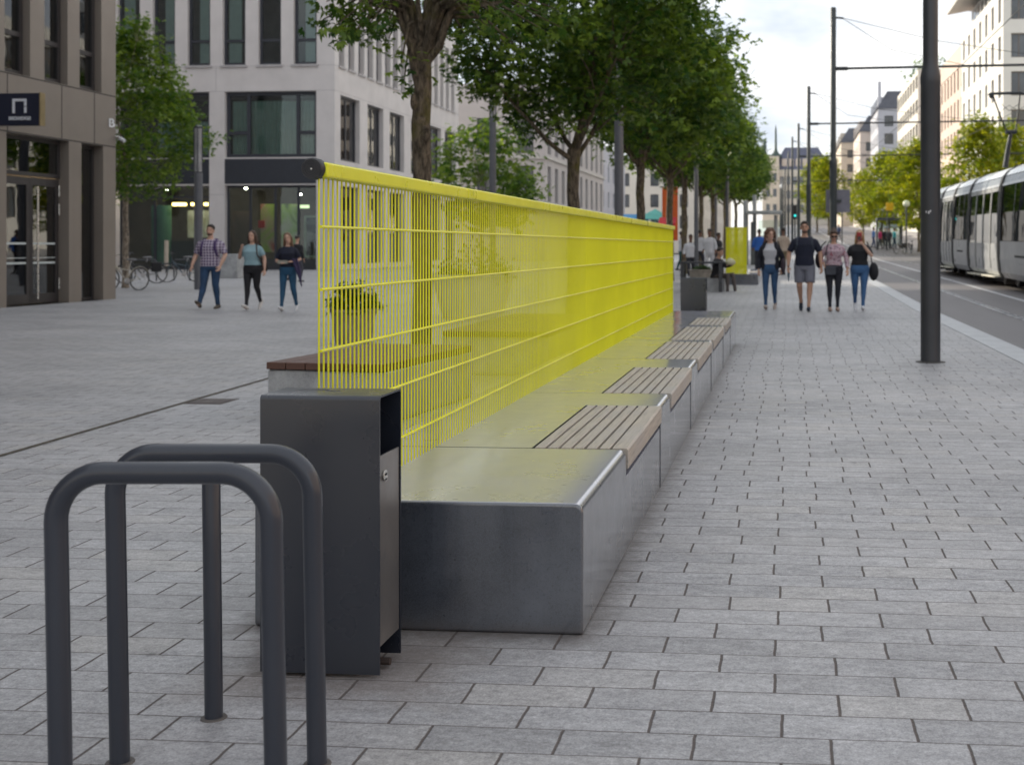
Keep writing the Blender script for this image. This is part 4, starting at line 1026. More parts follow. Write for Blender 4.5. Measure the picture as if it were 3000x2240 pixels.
OCHRE = mat('ochre_render', (.61, .54, .45), .8, var=.06, vs=.3)
# left side beyond the pale building
cs = at(1179, 560, 108)
house('stone building with pilaster windows seen between the first two trees', cs.x-26, cs.x, cs.y, cs.y+34, 0, 16, STONE, 4, 10, 7, 1.5, 3.2, 5.4, 4.3, 'right', ledge=(4.6, 9.2), glassm=DG, name='stone_building')
cs = at(1240, 560, 150)
house('bluish building behind the second tree trunk', cs.x-24, cs.x+1, cs.y, cs.y+40, .5, 15, BLUEG, 4, 8, 6, 1.4, 2.2, 2.8, 3.6, 'right', glassm=DG)
cs = at(1385, 560, 205); cs.x = -15
house('pale shop building far along the left side of the street', cs.x-30, cs.x, cs.y, cs.y+120, 1.2, 15, CREAM, 4, 18, 6, 1.4, 2.2, 3.2, 3.6, 'right', glassm=DG)
# right side of the street
cr = onx(24, 2167); yr0 = cr.y; yr1 = onx(24, 2077).y; Hr = onx(24, 2167, -30).z-gz(24, yr0)
house('tall cream office building with overhanging roof above the tram', 24, 52, yr0, yr1, gz(24, yr0), Hr, WHITE, 7, 7, 8, 1.75, 2.7, Hr-31.8+4.0 if Hr > 31 else 3.4, 4.25, 'left', 'overhang', fade=LF, glassm=DG, name='office_building')
y2 = onx(24, 2028).y
house('peach coloured building with tall windows next to the cream office building', 24.3, 50, yr1+.2, y2, gz(24, yr1), Hr-1.5, PEACH, 7, 7, 0, 1.6, 3.0, 3.6, 4.3, 'left', glassm=DG, fade=LF)
a, b = onx(22, 1983), onx(22, 1939)
house('white building with bands of windows and plants on its roof', 22, 48, a.y, b.y, gz(22, a.y), onx(22, 1983, 150).z-gz(22, a.y), CREAM, 8, 8, 3, 3.2, 2.2, 4, 4.1, 'left', glassm=DG, fade=LF)
rt = onx(22, 1980, 150)
cs_ = [(24+random.uniform(-1.5, 3), a.y+random.uniform(0, 22), rt.z+random.uniform(.2, 2.6)) for _ in range(26)]
t = thing('roof_garden', 'green shrubs growing along the roof edge of the white building', 'shrub', (24, a.y, rt.z)); ORG[t.name] = V((24, a.y, rt.z))
leaves('foliage', [(x-24, y-a.y, z-rt.z) for x, y, z in cs_], 40, .8, .55, LEAF, t, 9)
p0, p1 = at(1897, 520, 272), at(1940, 520, 272); Hb = at(1910, 195, 272).z
house('blue grey house with dark roof storey beyond the white building', p0.x, p0.x+24, p0.y, p0.y+25, gz(24, p0.y), Hb-gz(24, p0.y)-4.2, BLUEG, 7, 5, 5, 2.0, 2.4, 3, 4, 'left', 'mansard', glassm=DG)
mb = MB(); mb.box(p0.x, p0.x+.7, p0.y+.5, p0.y+1.4, Hb-9, Hb+2.0); tag(mb.build('chimney_stack', BLUEG), 'narrow chimney rising beside the blue grey house', 'chimney')
p0 = at(1858, 520, 300); Hb = at(1860, 250, 300).z
house('pinkish house with dark roof further down the right side', p0.x, p0.x+18, p0.y, p0.y+30, gz(24, p0.y), Hb-gz(24, p0.y)-4, PINK, 6, 6, 4, 1.6, 2.2, 3, 4, 'left', 'mansard', glassm=DG)
p0 = at(1817, 520, 335); Hb = at(1820, 285, 335).z
house('brown house furthest down the right side of the street', p0.x, p0.x+20, p0.y, p0.y+40, gz(24, p0.y), Hb-gz(24, p0.y)-3, OCHRE, 5, 6, 4, 1.6, 2.2, 3, 4, 'left', 'mansard', glassm=DG)
# the street goes on beside and behind the place the photograph was taken from: it shows in the panes
house('long cream house row across the road beside the viewer', 30, 52, 62, 132, .3, 20, WHITE, 5, 14, 0, 1.8, 2.6, 3.4, 4.1, 'left', glassm=DG, fade=LF)
house('peach house row across the road behind the viewer', 29.5, 52, -30, 61, 0, 18, PEACH, 4, 16, 0, 1.8, 2.6, 3.4, 4.1, 'left', glassm=DG, fade=LF)
house('grey house standing behind the brown panelled building', -78, -42, 36, 65, 0, 27, STONE, 3, 4, 4, 1.6, 2.4, 3.4, 4.4, 'right', glassm=DG)  # added out of view to keep the sun off the square
house('pale house closing the square behind the viewer', -60, 0, -95, -62, 0, 17, CREAM, 4, 0, 0, 1.6, 2.4, 3.4, 4.0, 'right', glassm=DG)
# palace-like building closing the street
p0, p1 = at(1668, 470, 395), at(1795, 470, 395); Hb = at(1700, 367, 395).z
gb = gz(10, 395)
house('long pale building with blue slate roof closing the end of the street', p0.x, p1.x, p0.y, p0.y+22, gb, Hb-gb, CREAM, 4, 4, 9, 1.3, 2.6, 4, 4.6, 'left', 'none', glassm=PALEG, name='palace_building')
t = [o for o in bpy.data.objects if o.name == 'palace_building'][0]
zt = at(1700, 318, 395).z; mb = MB(); i = 6
mb.prism([(0, Hb), (2.5, zt), (19.5, zt), (22, Hb)], lambda u, v, w: (w, p0.y+u, v), p0.x-.3, p1.x+.3)
for k, v in enumerate(mb.v):
    if v[2] > Hb+1: mb.v[k] = (v[0]+(4.5 if v[0] < (p0.x+p1.x)/2 else -4.5), v[1], v[2])
mb.build('roof', mat('blue_slate', (.12, .13, .19), .6, var=.12, vs=.3), t)
for k in range(6):
    x = p0.x+4+k*(p1.x-p0.x-8)/5; mb = MB(); mb.box(x-.8, x+.8, p0.y+.3, p0.y+3, Hb+1.2, Hb+3.6); mb.build('dormer', PINK, t)
tp0, tp1 = at(1647, 470, 390), at(1683, 470, 390); ztw = at(1660, 338, 390).z
t = thing('corner_tower', 'ochre corner tower with statue and thin spire at the end of the street', 'tower', (tp0.x, tp0.y, gb))
mb = MB(); mb.box(tp0.x, tp1.x, tp0.y, tp0.y+9, gb-1, ztw); mb.build('wall', OCHRE, t)
for z in (gb+4, gb+9, gb+14):
    for k in range(2):
        mb = MB(); x = tp0.x+1.2+k*2.2; mb.box(x, x+1.2, tp0.y-.03, tp0.y+.1, z, z+2.6); mb.build('window', DG, t)
mb = MB(); c = at(1679, 330, 392); zs = at(1679, 275, 392).z
mb.lathe((c.x-.5, c.y+3, ztw), [(2.2, 0), (1.9, .6), (.9, 1.6), (.45, 2.6), (.3, zs-ztw-1.5), (.35, zs-ztw-1.2), (.08, zs-ztw+1)], 12); mb.build('spire', mat('copper_dark', (.05, .08, .07), .6), t, smooth=True)
c = at(1658, 325, 392); zs = at(1658, 302, 392).z; h = zs-ztw
mb = MB(); mb.lathe((c.x-1.0, c.y+3, ztw), [(1.3, 0), (1.1, .5), (.8, .9), (.55, h*.45), (.7, h*.62), (.62, h*.75), (.25, h*.82), (.33, h*.92), (.1, h)], 12); mb.tube([(c.x-1.0, c.y+3, ztw+h*.72), (c.x-.2, c.y+2.6, ztw+h*.95)], .16, 8); mb.build('statue', mat('copper_dark', (.05, .08, .07), .6), t, smooth=True)
# ------------------------------------------------------------------ trees
def grow(trunk_h, r0, fork_n, crown_c, crown_r, n_cl, seed, lean=(0, 0), bottom=None, shape='round', lim_r=.42):
    """trunk, limbs and twigs; returns the wood mesh and the twig ends"""
    r = random.Random(seed); mb = MB(); cx, cy, cz = crown_c
    nodes = []
    pts = []; rad = []
    for i in range(9):
        f = i/8; pts.append(V((lean[0]*f+r.uniform(-.02, .02), lean[1]*f+r.uniform(-.02, .02), trunk_h*f))); rad.append(r0*(1.22 if i == 0 else 1.02-.12*f+r.uniform(-.04, .05)))
    rad[-1] *= 1.12
    mb.tube(pts, rad, 16)
    top = pts[-1]
    for k in range(fork_n):
        a = 2*math.pi*(k+r.uniform(-.25, .25))/fork_n; el = r.uniform(.45, .95)
        if k == 0: el = 1.4
        L = crown_r[2]*1.25 if k == 0 else r.uniform(.75, 1.0)*crown_r[0]*1.05
        d = V((math.cos(a)*math.cos(el), math.sin(a)*math.cos(el), math.sin(el)))
        p = top - V((0, 0, r.uniform(.0, .28))); q = [p]; n = 7
        for i in range(1, n+1):
            d = (d + V((r.uniform(-.16, .16), r.uniform(-.16, .16), .10 if i < 4 else -.02))).normalized(); p = p + d*L/n; q.append(p)
        rr = [r0*(.62 if k == 0 else lim_r)*(1-.82*i/n) for i in range(n+1)]
        mb.tube(q, rr, 9)
        nodes += [(q[i], rr[i]) for i in range(2, n+1)]
        for s in range(3):
            i0 = r.randint(2, n-1); p = q[i0]; d2 = (d + V((r.uniform(-1, 1), r.uniform(-1, 1), r.uniform(-.2, .6)))).normalized(); qq = [p]
            for i in range(4): d2 = (d2+V((r.uniform(-.2, .2), r.uniform(-.2, .2), r.uniform(-.1, .15)))).normalized(); p = p+d2*L*.16; qq.append(p)
            r2 = [rr[i0]*.6*(1-.8*i/4) for i in range(5)]; mb.tube(qq, r2, 6); nodes += [(qq[i], r2[i]) for i in range(1, 5)]
    ends = []; tries = 0
    lob = [(V((r.gauss(0, 1), r.gauss(0, 1), r.gauss(0, .8))).normalized(), r.uniform(.55, 1.0)) for _ in range(9)]
    while len(ends) < n_cl and tries < 40000:
        tries += 1
        x, y, z = r.uniform(-1, 1), r.uniform(-1, 1), r.uniform(-1, 1); m = math.sqrt(x*x+y*y+z*z)
        if m > 1 or m < .25 or r.random() > m**1.3: continue
        d = V((x, y, z))/max(m, .01); lim = .80 + .20*max(max(0, d.dot(l))**6*w for l, w in lob) + .10*math.sin(7*d.x+5*d.y+3)*math.sin(6*d.z)
        if m > lim: continue
        if shape == 'cone':
            k = 1 - .62*max(0, (z+.25)/1.25); x *= k; y *= k
        p = V((cx+x*crown_r[0], cy+y*crown_r[1], cz+z*crown_r[2]))
        if bottom is not None and p.z < bottom+ .25*math.sin(p.x*2.3+p.y*1.7): continue
        ends.append(p)
    for p in ends:
        nd = min(nodes, key=lambda t: (t[0]-p).length + max(0, t[0].z-p.z)*.4)
        a = nd[0]; m = (a+p)/2 + V((r.uniform(-.1, .1), r.uniform(-.1, .1), .10*(p-a).length)); w = min(nd[1]*.5, .020)
        mb.tube([a, m, p], [w, w*.6, w*.25], 4)
    return mb, ends
GT = 'street trees along the paving'
def tree(label, x, y, mb, ends, per, spread, size, leafm, barkm, seed, group, name='street_tree'):
    t = thing(name, label, 'tree', (x, y, gz(x, y)), group); ORG[t.name] = V((0, 0, 0))
    mb.build('trunk', barkm, t, smooth=True, auto=60); leaves('crown', [tuple(e) for e in ends], per, spread, size, leafm, t, seed)
    return t
# nearest: crown mostly above the picture, low sprays reaching left
mb, ends = grow(3.5, .108, 4, (.15, .5, 5.95), (2.7, 2.7, 2.2), 330, 21, bottom=4.45, lim_r=.30)
r = random.Random(4)
extra = []
for (px, py, dd) in [(690, 75, 12.9), (705, 30, 12.8), (720, 85, 12.7), (745, 55, 12.9), (760, 100, 12.6), (780, 20, 12.6), (735, 10, 12.9), (800, 75, 12.5), (820, 40, 12.6), (830, 88, 12.9), (770, 60, 13.1), (790, 5, 13.2),
                     (866, 165, 12.9), (800, 95, 12.9), (815, 60, 13.1), (775, 90, 13.0), (850, 75, 13.4), (840, 110, 13.5), (735, 100, 12.9), (755, 80, 13.2), (950, 45, 13.6), (970, 90, 13.8), (1030, 70, 13.5), (1085, 60, 13.7), (1120, 100, 13.6), (1180, 60, 13.9), (1210, 85, 13.4), (872, 208, 13.3), (1010, 40, 12.4), (1040, 95, 12.6), (1065, 55, 12.2), (1090, 120, 12.9), (1110, 70, 12.5), (1150, 45, 12.7), (1130, 140, 13.1), (1015, 120, 13.4), (1180, 95, 13.0), (1060, 10, 12.3), (1210, 50, 13.2), (1165, 5, 12.9)]:
    extra.append(at(px, py-26, dd))
t1 = at(911, HY, 13.3); base = V((t1.x, t1.y, 0))
allv = [V(e)-base for e in extra]
for q in allv:
    far = V((q.x*.25, q.y*.25, 3.3+.35*abs(q.z-3.3)+.5)); m = (far+q)/2+V((0, 0, .18))
    mb.tube([V((0, 0, 3.25)), far, m, q], [.045, .030, .016, .005], 6)
for (px, py, z0_) in ((990, -5, 3.28), (862, 40, 3.35), (872, 0, 2.95)):
    q = at(px, py, 13.1)-base; b_ = V((0, 0, z0_)); mb.tube([b_, b_.lerp(q, .35)+V((q.x*.12, 0, -.03)), b_.lerp(q, .7), q, q+V((q.x*.5, 0, 1.0))], [.050, .046, .040, .03, .018], 9)
ends2 = [e for e in ends if e.z > 4.3 and not (e.z < 5.6 and e.y < .5 and -.75 < e.x < .75) and not (e.x > .5 and e.z < 4.9 and e.x < 1.6)]
for k, (z, s) in enumerate(((1.05, .13), (1.42, .10), (2.05, .12), (2.55, .11), (2.9, .10), (1.75, .11))):  # burrs on the trunk
    a = k*2.1+.5; mb.ell((.075*math.cos(a), -.04-.04*abs(math.sin(a)), z), (.046, .046, .10), 10, 8)
tr1 = tree('nearest street tree with a mossy knobbly trunk and low leafy sprays', base.x, base.y, mb, ends2, 120, .20, .098, LEAF, BARK, 2, GT)
leaves('low_spray', [tuple(q + V((r.gauss(0, .05), r.gauss(0, .05), r.gauss(0, .03)))) for q in allv for _ in range(3)], 25, .10, .088, LEAF, tr1, 12)
# second tree: whole crown in view
mb, ends = grow(3.1, .125, 5, (.1, 0, 5.6), (2.75, 2.7, 2.5), 600, 33, bottom=3.4)
t2 = at(1238, HY, 22.2)
tr2 = tree('second street tree with a full dark crown and forked trunk', t2.x, t2.y, mb, ends, 130, .25, .115, LEAF, BARK, 5, GT)
# the row beyond, four shapes repeated
mb, ends = grow(3.6, .12, 5, (.1, 0, 5.85), (2.7, 2.6, 2.5), 480, 47, bottom=3.75)
tr3 = tree('third street tree, its trunk right of the thick grey pole', at(1383, HY, 32).x, at(1383, HY, 32).y, mb, ends, 80, .30, .16, LEAF, BARK, 6, GT)
rows = [(1447, 41, 'fourth street tree, just past the far end of the yellow screen', 1.9, 1.02), (1478, 49, 'fifth street tree, behind the people in white shirts', .7, 1.05), (1515, 58, 'sixth street tree, half hidden in the row of crowns', 2.6, 1.0),
        (1540, 68, 'seventh street tree, with the browner crown in the row', 4.1, 1.08), (1566, 80, 'eighth street tree, above the small yellow screen', 5.2, 1.05), (1590, 95, 'ninth street tree, brighter green toward the end of the row', 3.3, 1.1), (1612, 115, 'last street tree at the far end of the row', 1.2, 1.15)]
for px, d, lab, rz, s in rows:
    p = at(px, HY, d); dup(tr3, (p.x, p.y, gz(p.x, p.y)), rz, lab, s)
# small tree by the brown building
mb, ends = grow(3.1, .10, 6, (.25, 0, 5.55), (2.6, 2.3, 3.35), 460, 61, bottom=2.55, shape='cone', lim_r=.36)
p = gp(271, 622)
tree('small light green tree by the bicycles in front of the pale building', p.x, p.y, mb, ends, 110, .24, .115, LEAFS, BARKL, 8, 'trees on the square')
# little tree past the pale building's far corner
mb, ends = grow(2.2, .09, 6, (0, 0, 4.4), (2.6, 2.6, 2.6), 170, 71, bottom=1.6)
p = at(1040, HY, 52)
tree('bushy bright green tree between the pale building and the stone building', p.x, p.y, mb, ends, 70, .38, .22, LEAFS, BARKL, 9, 'trees on the square')
mb, ends = grow(2.2, .12, 6, (0, 0, 5.6), (2.7, 2.6, 4.0), 300, 83, bottom=1.9, shape='cone')
p = at(2062, HY, 84)
ty = tree('tall sunlit tree behind the pole, left of the tram roof', 15.5, p.y, mb, ends, 80, .36, .22, LEAFY, BARK, 10, 'sunlit trees across the street')
for px, d, lab, rz, s in ((1985, 92, 'sunlit yellow green tree hidden partly by the near pole', 1.3, 1.0), (1945, 104, 'sunlit tree left of the near pole, above the bus shelter', 2.4, 1.0), (1905, 122, 'broad sunlit tree in the middle of the far row', 3.9, 1.08), (1865, 142, 'sunlit tree right of the second pole', 5.0, .95),
                          (1790, 175, 'pale sunlit tree between the second and third poles', .6, 1.35), (1765, 205, 'farthest pale tree down the street', 2.0, 1.5), (2110, 70, 'dark topped tree showing over the tram roof', 3.0, .98)):
    p = at(px, HY, d); dup(ty, (p.x, p.y, gz(p.x, p.y)), rz, lab, (s*.95, s*.95, s*.93))
# ------------------------------------------------------------------ tram
TB = mat('tram_silver', (.42, .43, .44), .34, metal=.25, var=.05, vs=.7, spec=.6)
TR_ = mat('tram_roof', (.60, .64, .66), .22, metal=.3, var=.06, vs=.4)
TBAND = mat('tram_grey_band', (.20, .22, .24), .3, metal=.2, var=.05)
TG = glass('tram_glass', (.16, .18, .18), .03); BEL = mat('bellows_black', (.010, .011, .014), .6)
TX0, TX1 = 6.25, 8.75
def tprof(z0, z1):
    """left-hand side of the body between two heights (slightly barrelled)"""
    prof = [(6.40, .28), (6.29, .45), (6.25, .85), (6.25, 1.36), (6.27, 2.2), (6.33, 2.98), (6.37, 3.10), (6.42, 3.26)]
    out = []
    for (xa, za), (xb, zb) in zip(prof, prof[1:]):
        for x, z in ((xa, za), (xb, zb)):
            if z0-1e-6 <= z <= z1+1e-6 and (not out or out[-1] != (x, z)): out.append((x, z))
    return out
def side_x(z):
    prof = [(6.40, .28), (6.29, .45), (6.25, .85), (6.25, 1.36), (6.27, 2.2), (6.33, 2.98), (6.37, 3.10), (6.42, 3.26)]
    for (xa, za), (xb, zb) in zip(prof, prof[1:]):
        if za <= z <= zb: return xa+(xb-xa)*(z-za)/(zb-za)
    return 6.42
ty0 = 12.0; tram = thing('tram', 'silver tram with dark windows standing on the tracks at the right edge', 'tram', (7.5, ty0, -.07))
cutp = [2032, 2059, 2093, 2159]; cuts = [onx(6.28, p).y for p in cutp]
secs = [(cuts[0]+.0, cuts[0]+4.0, 'win'), (cuts[1], cuts[0], 'door'), (cuts[2], cuts[1], 'win'), (cuts[3], cuts[2], 'door'), (cuts[3]-6.6, cuts[3], 'win'), (cuts[3]-12.4, cuts[3]-6.6, 'door'), (12.6, cuts[3]-12.4, 'win')]
rl = lambda y: gz(6.3, y)
def side_poly(mb, z0, z1, y0, y1, off=0., sides=(0, 1)):
    """strip of the barrelled side with thickness"""
    zs = sorted({z0, z1} | {z for z in (.45, .85, 1.36, 2.2, 2.98, 3.10) if z0 < z < z1})
    for s in sides:
        X = (lambda z: side_x(z)-off) if not s else (lambda z: 15.0-side_x(z)+off)
        for a, b in zip(zs, zs[1:]):
            mb.quad((X(a), y0, a+rl(y0)), (X(a), y1, a+rl(y1)), (X(b), y1, b+rl(y1)), (X(b), y0, b+rl(y0)))
roofp = [(6.42, 3.26), (6.55, 3.42), (6.85, 3.57), (7.2, 3.63), (7.8, 3.63), (8.15, 3.57), (8.45, 3.42), (8.58, 3.26)]
for i, (a, b, kind) in enumerate(secs):
    y0, y1 = a+.13, b-.13; mb = MB()
    zb = 1.36
    if kind == 'win': side_poly(mb, .28, zb, y0, y1)
    side_poly(mb, 2.98, 3.06, y0, y1, .01)
    for ye in (y0, y1):
        mb.quad((6.42, ye, .3+rl(ye)), (8.58, ye, .3+rl(ye)), (8.58, ye, 3.26+rl(ye)), (6.42, ye, 3.26+rl(ye)))
    mb.quad((6.4, y0, .28+rl(y0)), (8.6, y0, .28+rl(y0)), (8.6, y1, .28+rl(y1)), (6.4, y1, .28+rl(y1)))
    if kind == 'win':
        for f0 in (y0, y1-.12): side_poly(mb, zb, 2.98, f0, f0+.12, .004)
    o = mb.build('body', TB, tram, smooth=True, auto=30)
    mb = MB(); side_poly(mb, 3.06, 3.26, y0, y1); mb.build('grey_band', TBAND, o, smooth=True)
    mb = MB()
    for (xa, za), (xb, zb_) in zip(roofp, roofp[1:]): mb.quad((xa, y0, za+.02+rl(y0)), (xa, y1, za+.02+rl(y1)), (xb, y1, zb_+.02+rl(y1)), (xb, y0, zb_+.02+rl(y0)))
    mb.build('roof', TR_, tram, smooth=True)
    if kind == 'win':
        for sd in (0, 1):
            mb = MB(); side_poly(mb, zb+.01, 2.97, y0+.12, y1-.12, -.02, (sd,)); w = mb.build('window', TG, tram, smooth=True)
            for k in (1, 2): mb = MB(); yy = y0+(y1-y0)*k/3; side_poly(mb, zb+.01, 2.97, yy-.03, yy+.03, -.012, (sd,)); mb.build('window_bar', TBAND, w)
            mb = MB(); side_poly(mb, .92, .98, (y0+y1)/2-.75, (y0+y1)/2+.75, .006, (sd,)); mb.build('slot', BEL, o)
    else:
        n = 4; L = (y1-y0)/n
        for k in range(n):
            ya, yb = y0+k*L+.02, y0+(k+1)*L-.02
            for sd in (0, 1):
                mb = MB()
                for (z0_, z1_, p, q) in ((.32, .50, ya, yb), (2.85, 2.97, ya, yb), (.50, 2.85, ya, ya+.09), (.50, 2.85, yb-.09, yb)): side_poly(mb, z0_, z1_, p, q, .006, (sd,))
                side_poly(mb, .5, 1.28, ya+.09, yb-.09, -.006, (sd,))
                d_ = mb.build('door', TB, tram, smooth=True)
                mb = MB(); side_poly(mb, 1.28, 2.85, ya+.09, yb-.09, -.012, (sd,)); mb.build('pane', TG, d_)
        mb = MB()
        for k in (0, 2): mb.box(6.18, 6.42, y0+k*L+.1, y0+(k+2)*L-.1, .27+rl(y0), .31+rl(y0))
        mb.build('step', mat('step_yellow', (.62, .60, .5), .5), tram)
    for q in (y0+.9, y1-.9): mb = MB(); mb.tube([(6.62, q, .34+rl(q)), (8.38, q, .34+rl(q))], .30, 18); mb.build('wheel', mat('wheel_dark', (.03, .03, .032), .6), tram, smooth=True)
    mb = MB(); mb.box(6.9, 8.1, y0, y1, .06+rl(y0), .3+rl(y0)); mb.build('undercarriage', BEL, tram)
    mb = MB(); mb.box(6.55, 8.45, y0+.1, y1-.1, .42+rl(y0), .45+rl(y1)); mb.box(7.0, 8.0, y0+.3, y1-.3, .45+rl(y0), 1.0+rl(y0)); mb.build('interior', mat('tram_inside', (.10, .10, .11), .8), tram)
    for k in range(2):
        yy = y0+(y1-y0)*(k+.5)/2; mb = MB(); mb.box(6.6, 6.68, yy-.25, yy+.2, 1.0+rl(yy), 1.75+rl(yy)); mb.box(6.6, 7.0, yy-.25, yy+.2, .95+rl(yy), 1.02+rl(yy)); mb.build('seat', mat('tram_seat_yellow' if (i+k) % 3 == 0 else 'tram_seat_dark', (.5, .42, .02) if (i+k) % 3 == 0 else (.05, .03, .04), .6), tram)
    # concertina joint
    if i:
        yj = b; mb = MB(); p = [(6.34, .28), (6.26, .5), (6.225, .9), (6.24, 2.2), (6.30, 3.0), (6.39, 3.28)]+[(x_, z_+.045) for x_, z_ in roofp[1:-1]]+[(8.56, 3.27), (8.65, 3.0), (8.71, 2.2), (8.725, .9), (8.7, .5), (8.64, .30)]
        mb.prism(p, lambda u, v, w: (u, w, v+rl(yj)), yj-.19, yj+.19); mb.build('bellows', BEL, tram)
lamp = emit('tram_lamp', (1, .62, .2), 5.)
for yy in (cuts[2]+1.4, cuts[3]-2.5):
    mb = MB(); mb.box(7.3, 7.6, yy-.15, yy+.15, 2.9+rl(yy), 2.95+rl(yy)); mb.build('ceiling_lamp', lamp, tram)
# pantograph
d = 41.0; PG = mat('pantograph_metal', (.025, .03, .035), .5, metal=.4)
g = lambda px, py: at(px, py, d)
mb = MB(); mb.tube([g(2172, 362), g(2177, 325), g(2184, 286)], [.10, .085, .06], 10); pan = mb.build('pantograph', PG, tram, smooth=True)
mb = MB(); mb.tube([g(2172, 286), g(2196, 285)], .07, 8); mb.tube([g(2175, 285), g(2158, 244), g(2145, 207)], .028, 8); mb.tube([g(2194, 285), g(2200, 240), g(2203, 205)], .028, 8); mb.tube([g(2167, 262), g(2197, 261)], .022, 6)
mb.tube([g(2163, 240), g(2180, 228), g(2200, 240)], .010, 5); mb.tube([g(2163, 225), g(2180, 240), g(2200, 226)], .010, 5); mb.build('upper_arm', PG, pan, smooth=True)
mb = MB(); mb.tube([g(2136, 206), g(2140, 203), g(2205, 201), g(2211, 204)], .05, 8); mb.ell(g(2142, 208), (.09, .09, .09), 10, 8); mb.build('contact_bar', PG, pan, smooth=True)

# ------------------------------------------------------------------ poles and wires
POLE = mat('pole_grey', (.045, .048, .055), .38, var=.10, vs=2.5, spots=.25); POLEF = mat('pole_grey_far', (.040, .050, .054), .5, var=.08)
GP = 'tram line poles beside the road'
def pole(label, px, d, zk, ztop, r0, r1, m=POLE, arm=None, seg=28):
    p = at(px, HY, d); x, y = p.x, p.y; b = gz(x, y)
    t = thing('catenary_pole', label, 'pole', (x, y, b), GP); mb = MB()
    mb.lathe((x, y, 0), [(r0, b), (r0, zk-.10), (r0*1.03, zk-.09), (r0*1.03, zk-.02), (r0*.95, zk+.04), (r1*1.02, zk+.12), (r1, zk+.2), (r1, ztop-.03), (r1*.8, ztop)], seg)
    o = mb.build('shaft', m, t, smooth=True, auto=50)
    mb = MB(); mb.lathe((x, y, b), [(r0*1.5, .0), (r0*1.5, .006), (r0*1.02, .012)], seg); mb.build('base_ring', mat('base_dark', (.06, .055, .05), .7), t, smooth=True)
    return t, V((x, y, b))
p1, q1 = pole('thick dark pole standing on the pavement near the kerb', 2010, 2600*1.31/249, 3.25, 9.6, .112, .086)
mb = MB(); c = q1
for (px, py, s) in ((2001, 458, .012), (2006.5, 459, .016), (2010, 456, .012)):
    w = at(px, py, 2600*1.31/249-.115); mb.obox(w, V((.98, -.05, 0)), V((0, -1, 0)), -s*.5, s*.5, -.004, .001, -s, s)
mb.build('sticker', mat('sticker_white', (.6, .6, .62), .6), p1)
far_poles = [(1800, 42.0, 'second pole along the road, with a wire arm to the right', 4.3, 9.65, .128, .10), (1747, 61.5, 'third pole along the road, thinner with a cross wire', 4.5, 9.5, .125, .095), (1725, 81, 'fourth pole along the road', 4.5, 9.6, .12, .085), (1711.5, 93, 'fifth pole along the road', 4.6, 9.8, .10, .075),
             (1703, 115, 'sixth pole along the road', 5, 10.4, .10, .075), (1696, 128, 'seventh pole along the road, left of the sixth', 5, 9.6, .10, .08), (1691, 135, 'eighth pole along the road', 5, 8.9, .12, .09), (1686, 150, 'last thin pole along the road', 5, 8.9, .10, .08)]
tops = []
for px, d, lab, zk, zt, r0, r1 in far_poles:
    t, q = pole(lab, px, d, zk, zt, r0, r1, POLEF, seg=14); tops.append((t, q, zt, d))
WIRE = mat('wire_dark', (.03, .034, .036), .6)
for k, (t, q, zt, d) in enumerate(tops[:4]):
    za = at(0, (149, 268, 338, 392)[k], d).z; mb = MB(); L = 15.5
    mb.tube([(q.x, q.y, za), (q.x+L, q.y, za+.12)], .045-.004*k, 8); mb.tube([(q.x+.1, q.y, za), (q.x+.5, q.y, za)], .07, 8); a = mb.build('cross_arm', WIRE, t, smooth=True)
    mb = MB(); mb.tube([(q.x, q.y, zt-.35), (q.x+.35, q.y, zt-.38)], .035, 6)
    mb.tube([(q.x+.3, q.y, zt-.37), (q.x+3.5, q.y, zt-1.2), (q.x+8.5, q.y, za+.1)], .011, 5); mb.tube([(q.x+.3, q.y, zt-.37), (q.x+2.0, q.y, zt-1.5), (q.x+4.6, q.y, za+.05)], .011, 5); mb.build('stay_wire', WIRE, t, smooth=True)
t = thing('overhead_wire', 'dark overhead contact wire running along the tram track', 'wire', (7.4, 10, 6.9)); mb = MB()
mb.tube([(5.55, y, 6.95+gz(6, y)) for y in (5, 25, 60, 120, 200)], .013, 6); mb.build('contact_wire', WIRE, t, smooth=True)
mb = MB(); mb.tube([(9.9, y, 6.9+gz(6, y)) for y in (5, 25, 60, 120, 200)], .013, 6); mb.build('second_wire', WIRE, t, smooth=True)
t = thing('road_sign', 'back of a plain grey square sign on the second pole', 'sign', tops[0][1]); a, b = at(1783, 411, 41.8), at(1836, 475, 41.8)
a, b = at(1784, 459, 42.4), at(1836, 410, 42.4); mb = MB(); mb.box(a.x, b.x, a.y, a.y+.06, a.z, b.z); mb.build('plate', mat('sign_back', (.17, .17, .21), .5), t, bevel=.01)
mb = MB(); mb.box(a.x+.3, b.x-.3, a.y-.06, a.y, (a.z+b.z)/2-.05, (a.z+b.z)/2+.05); mb.build('clamp', POLEF, t)
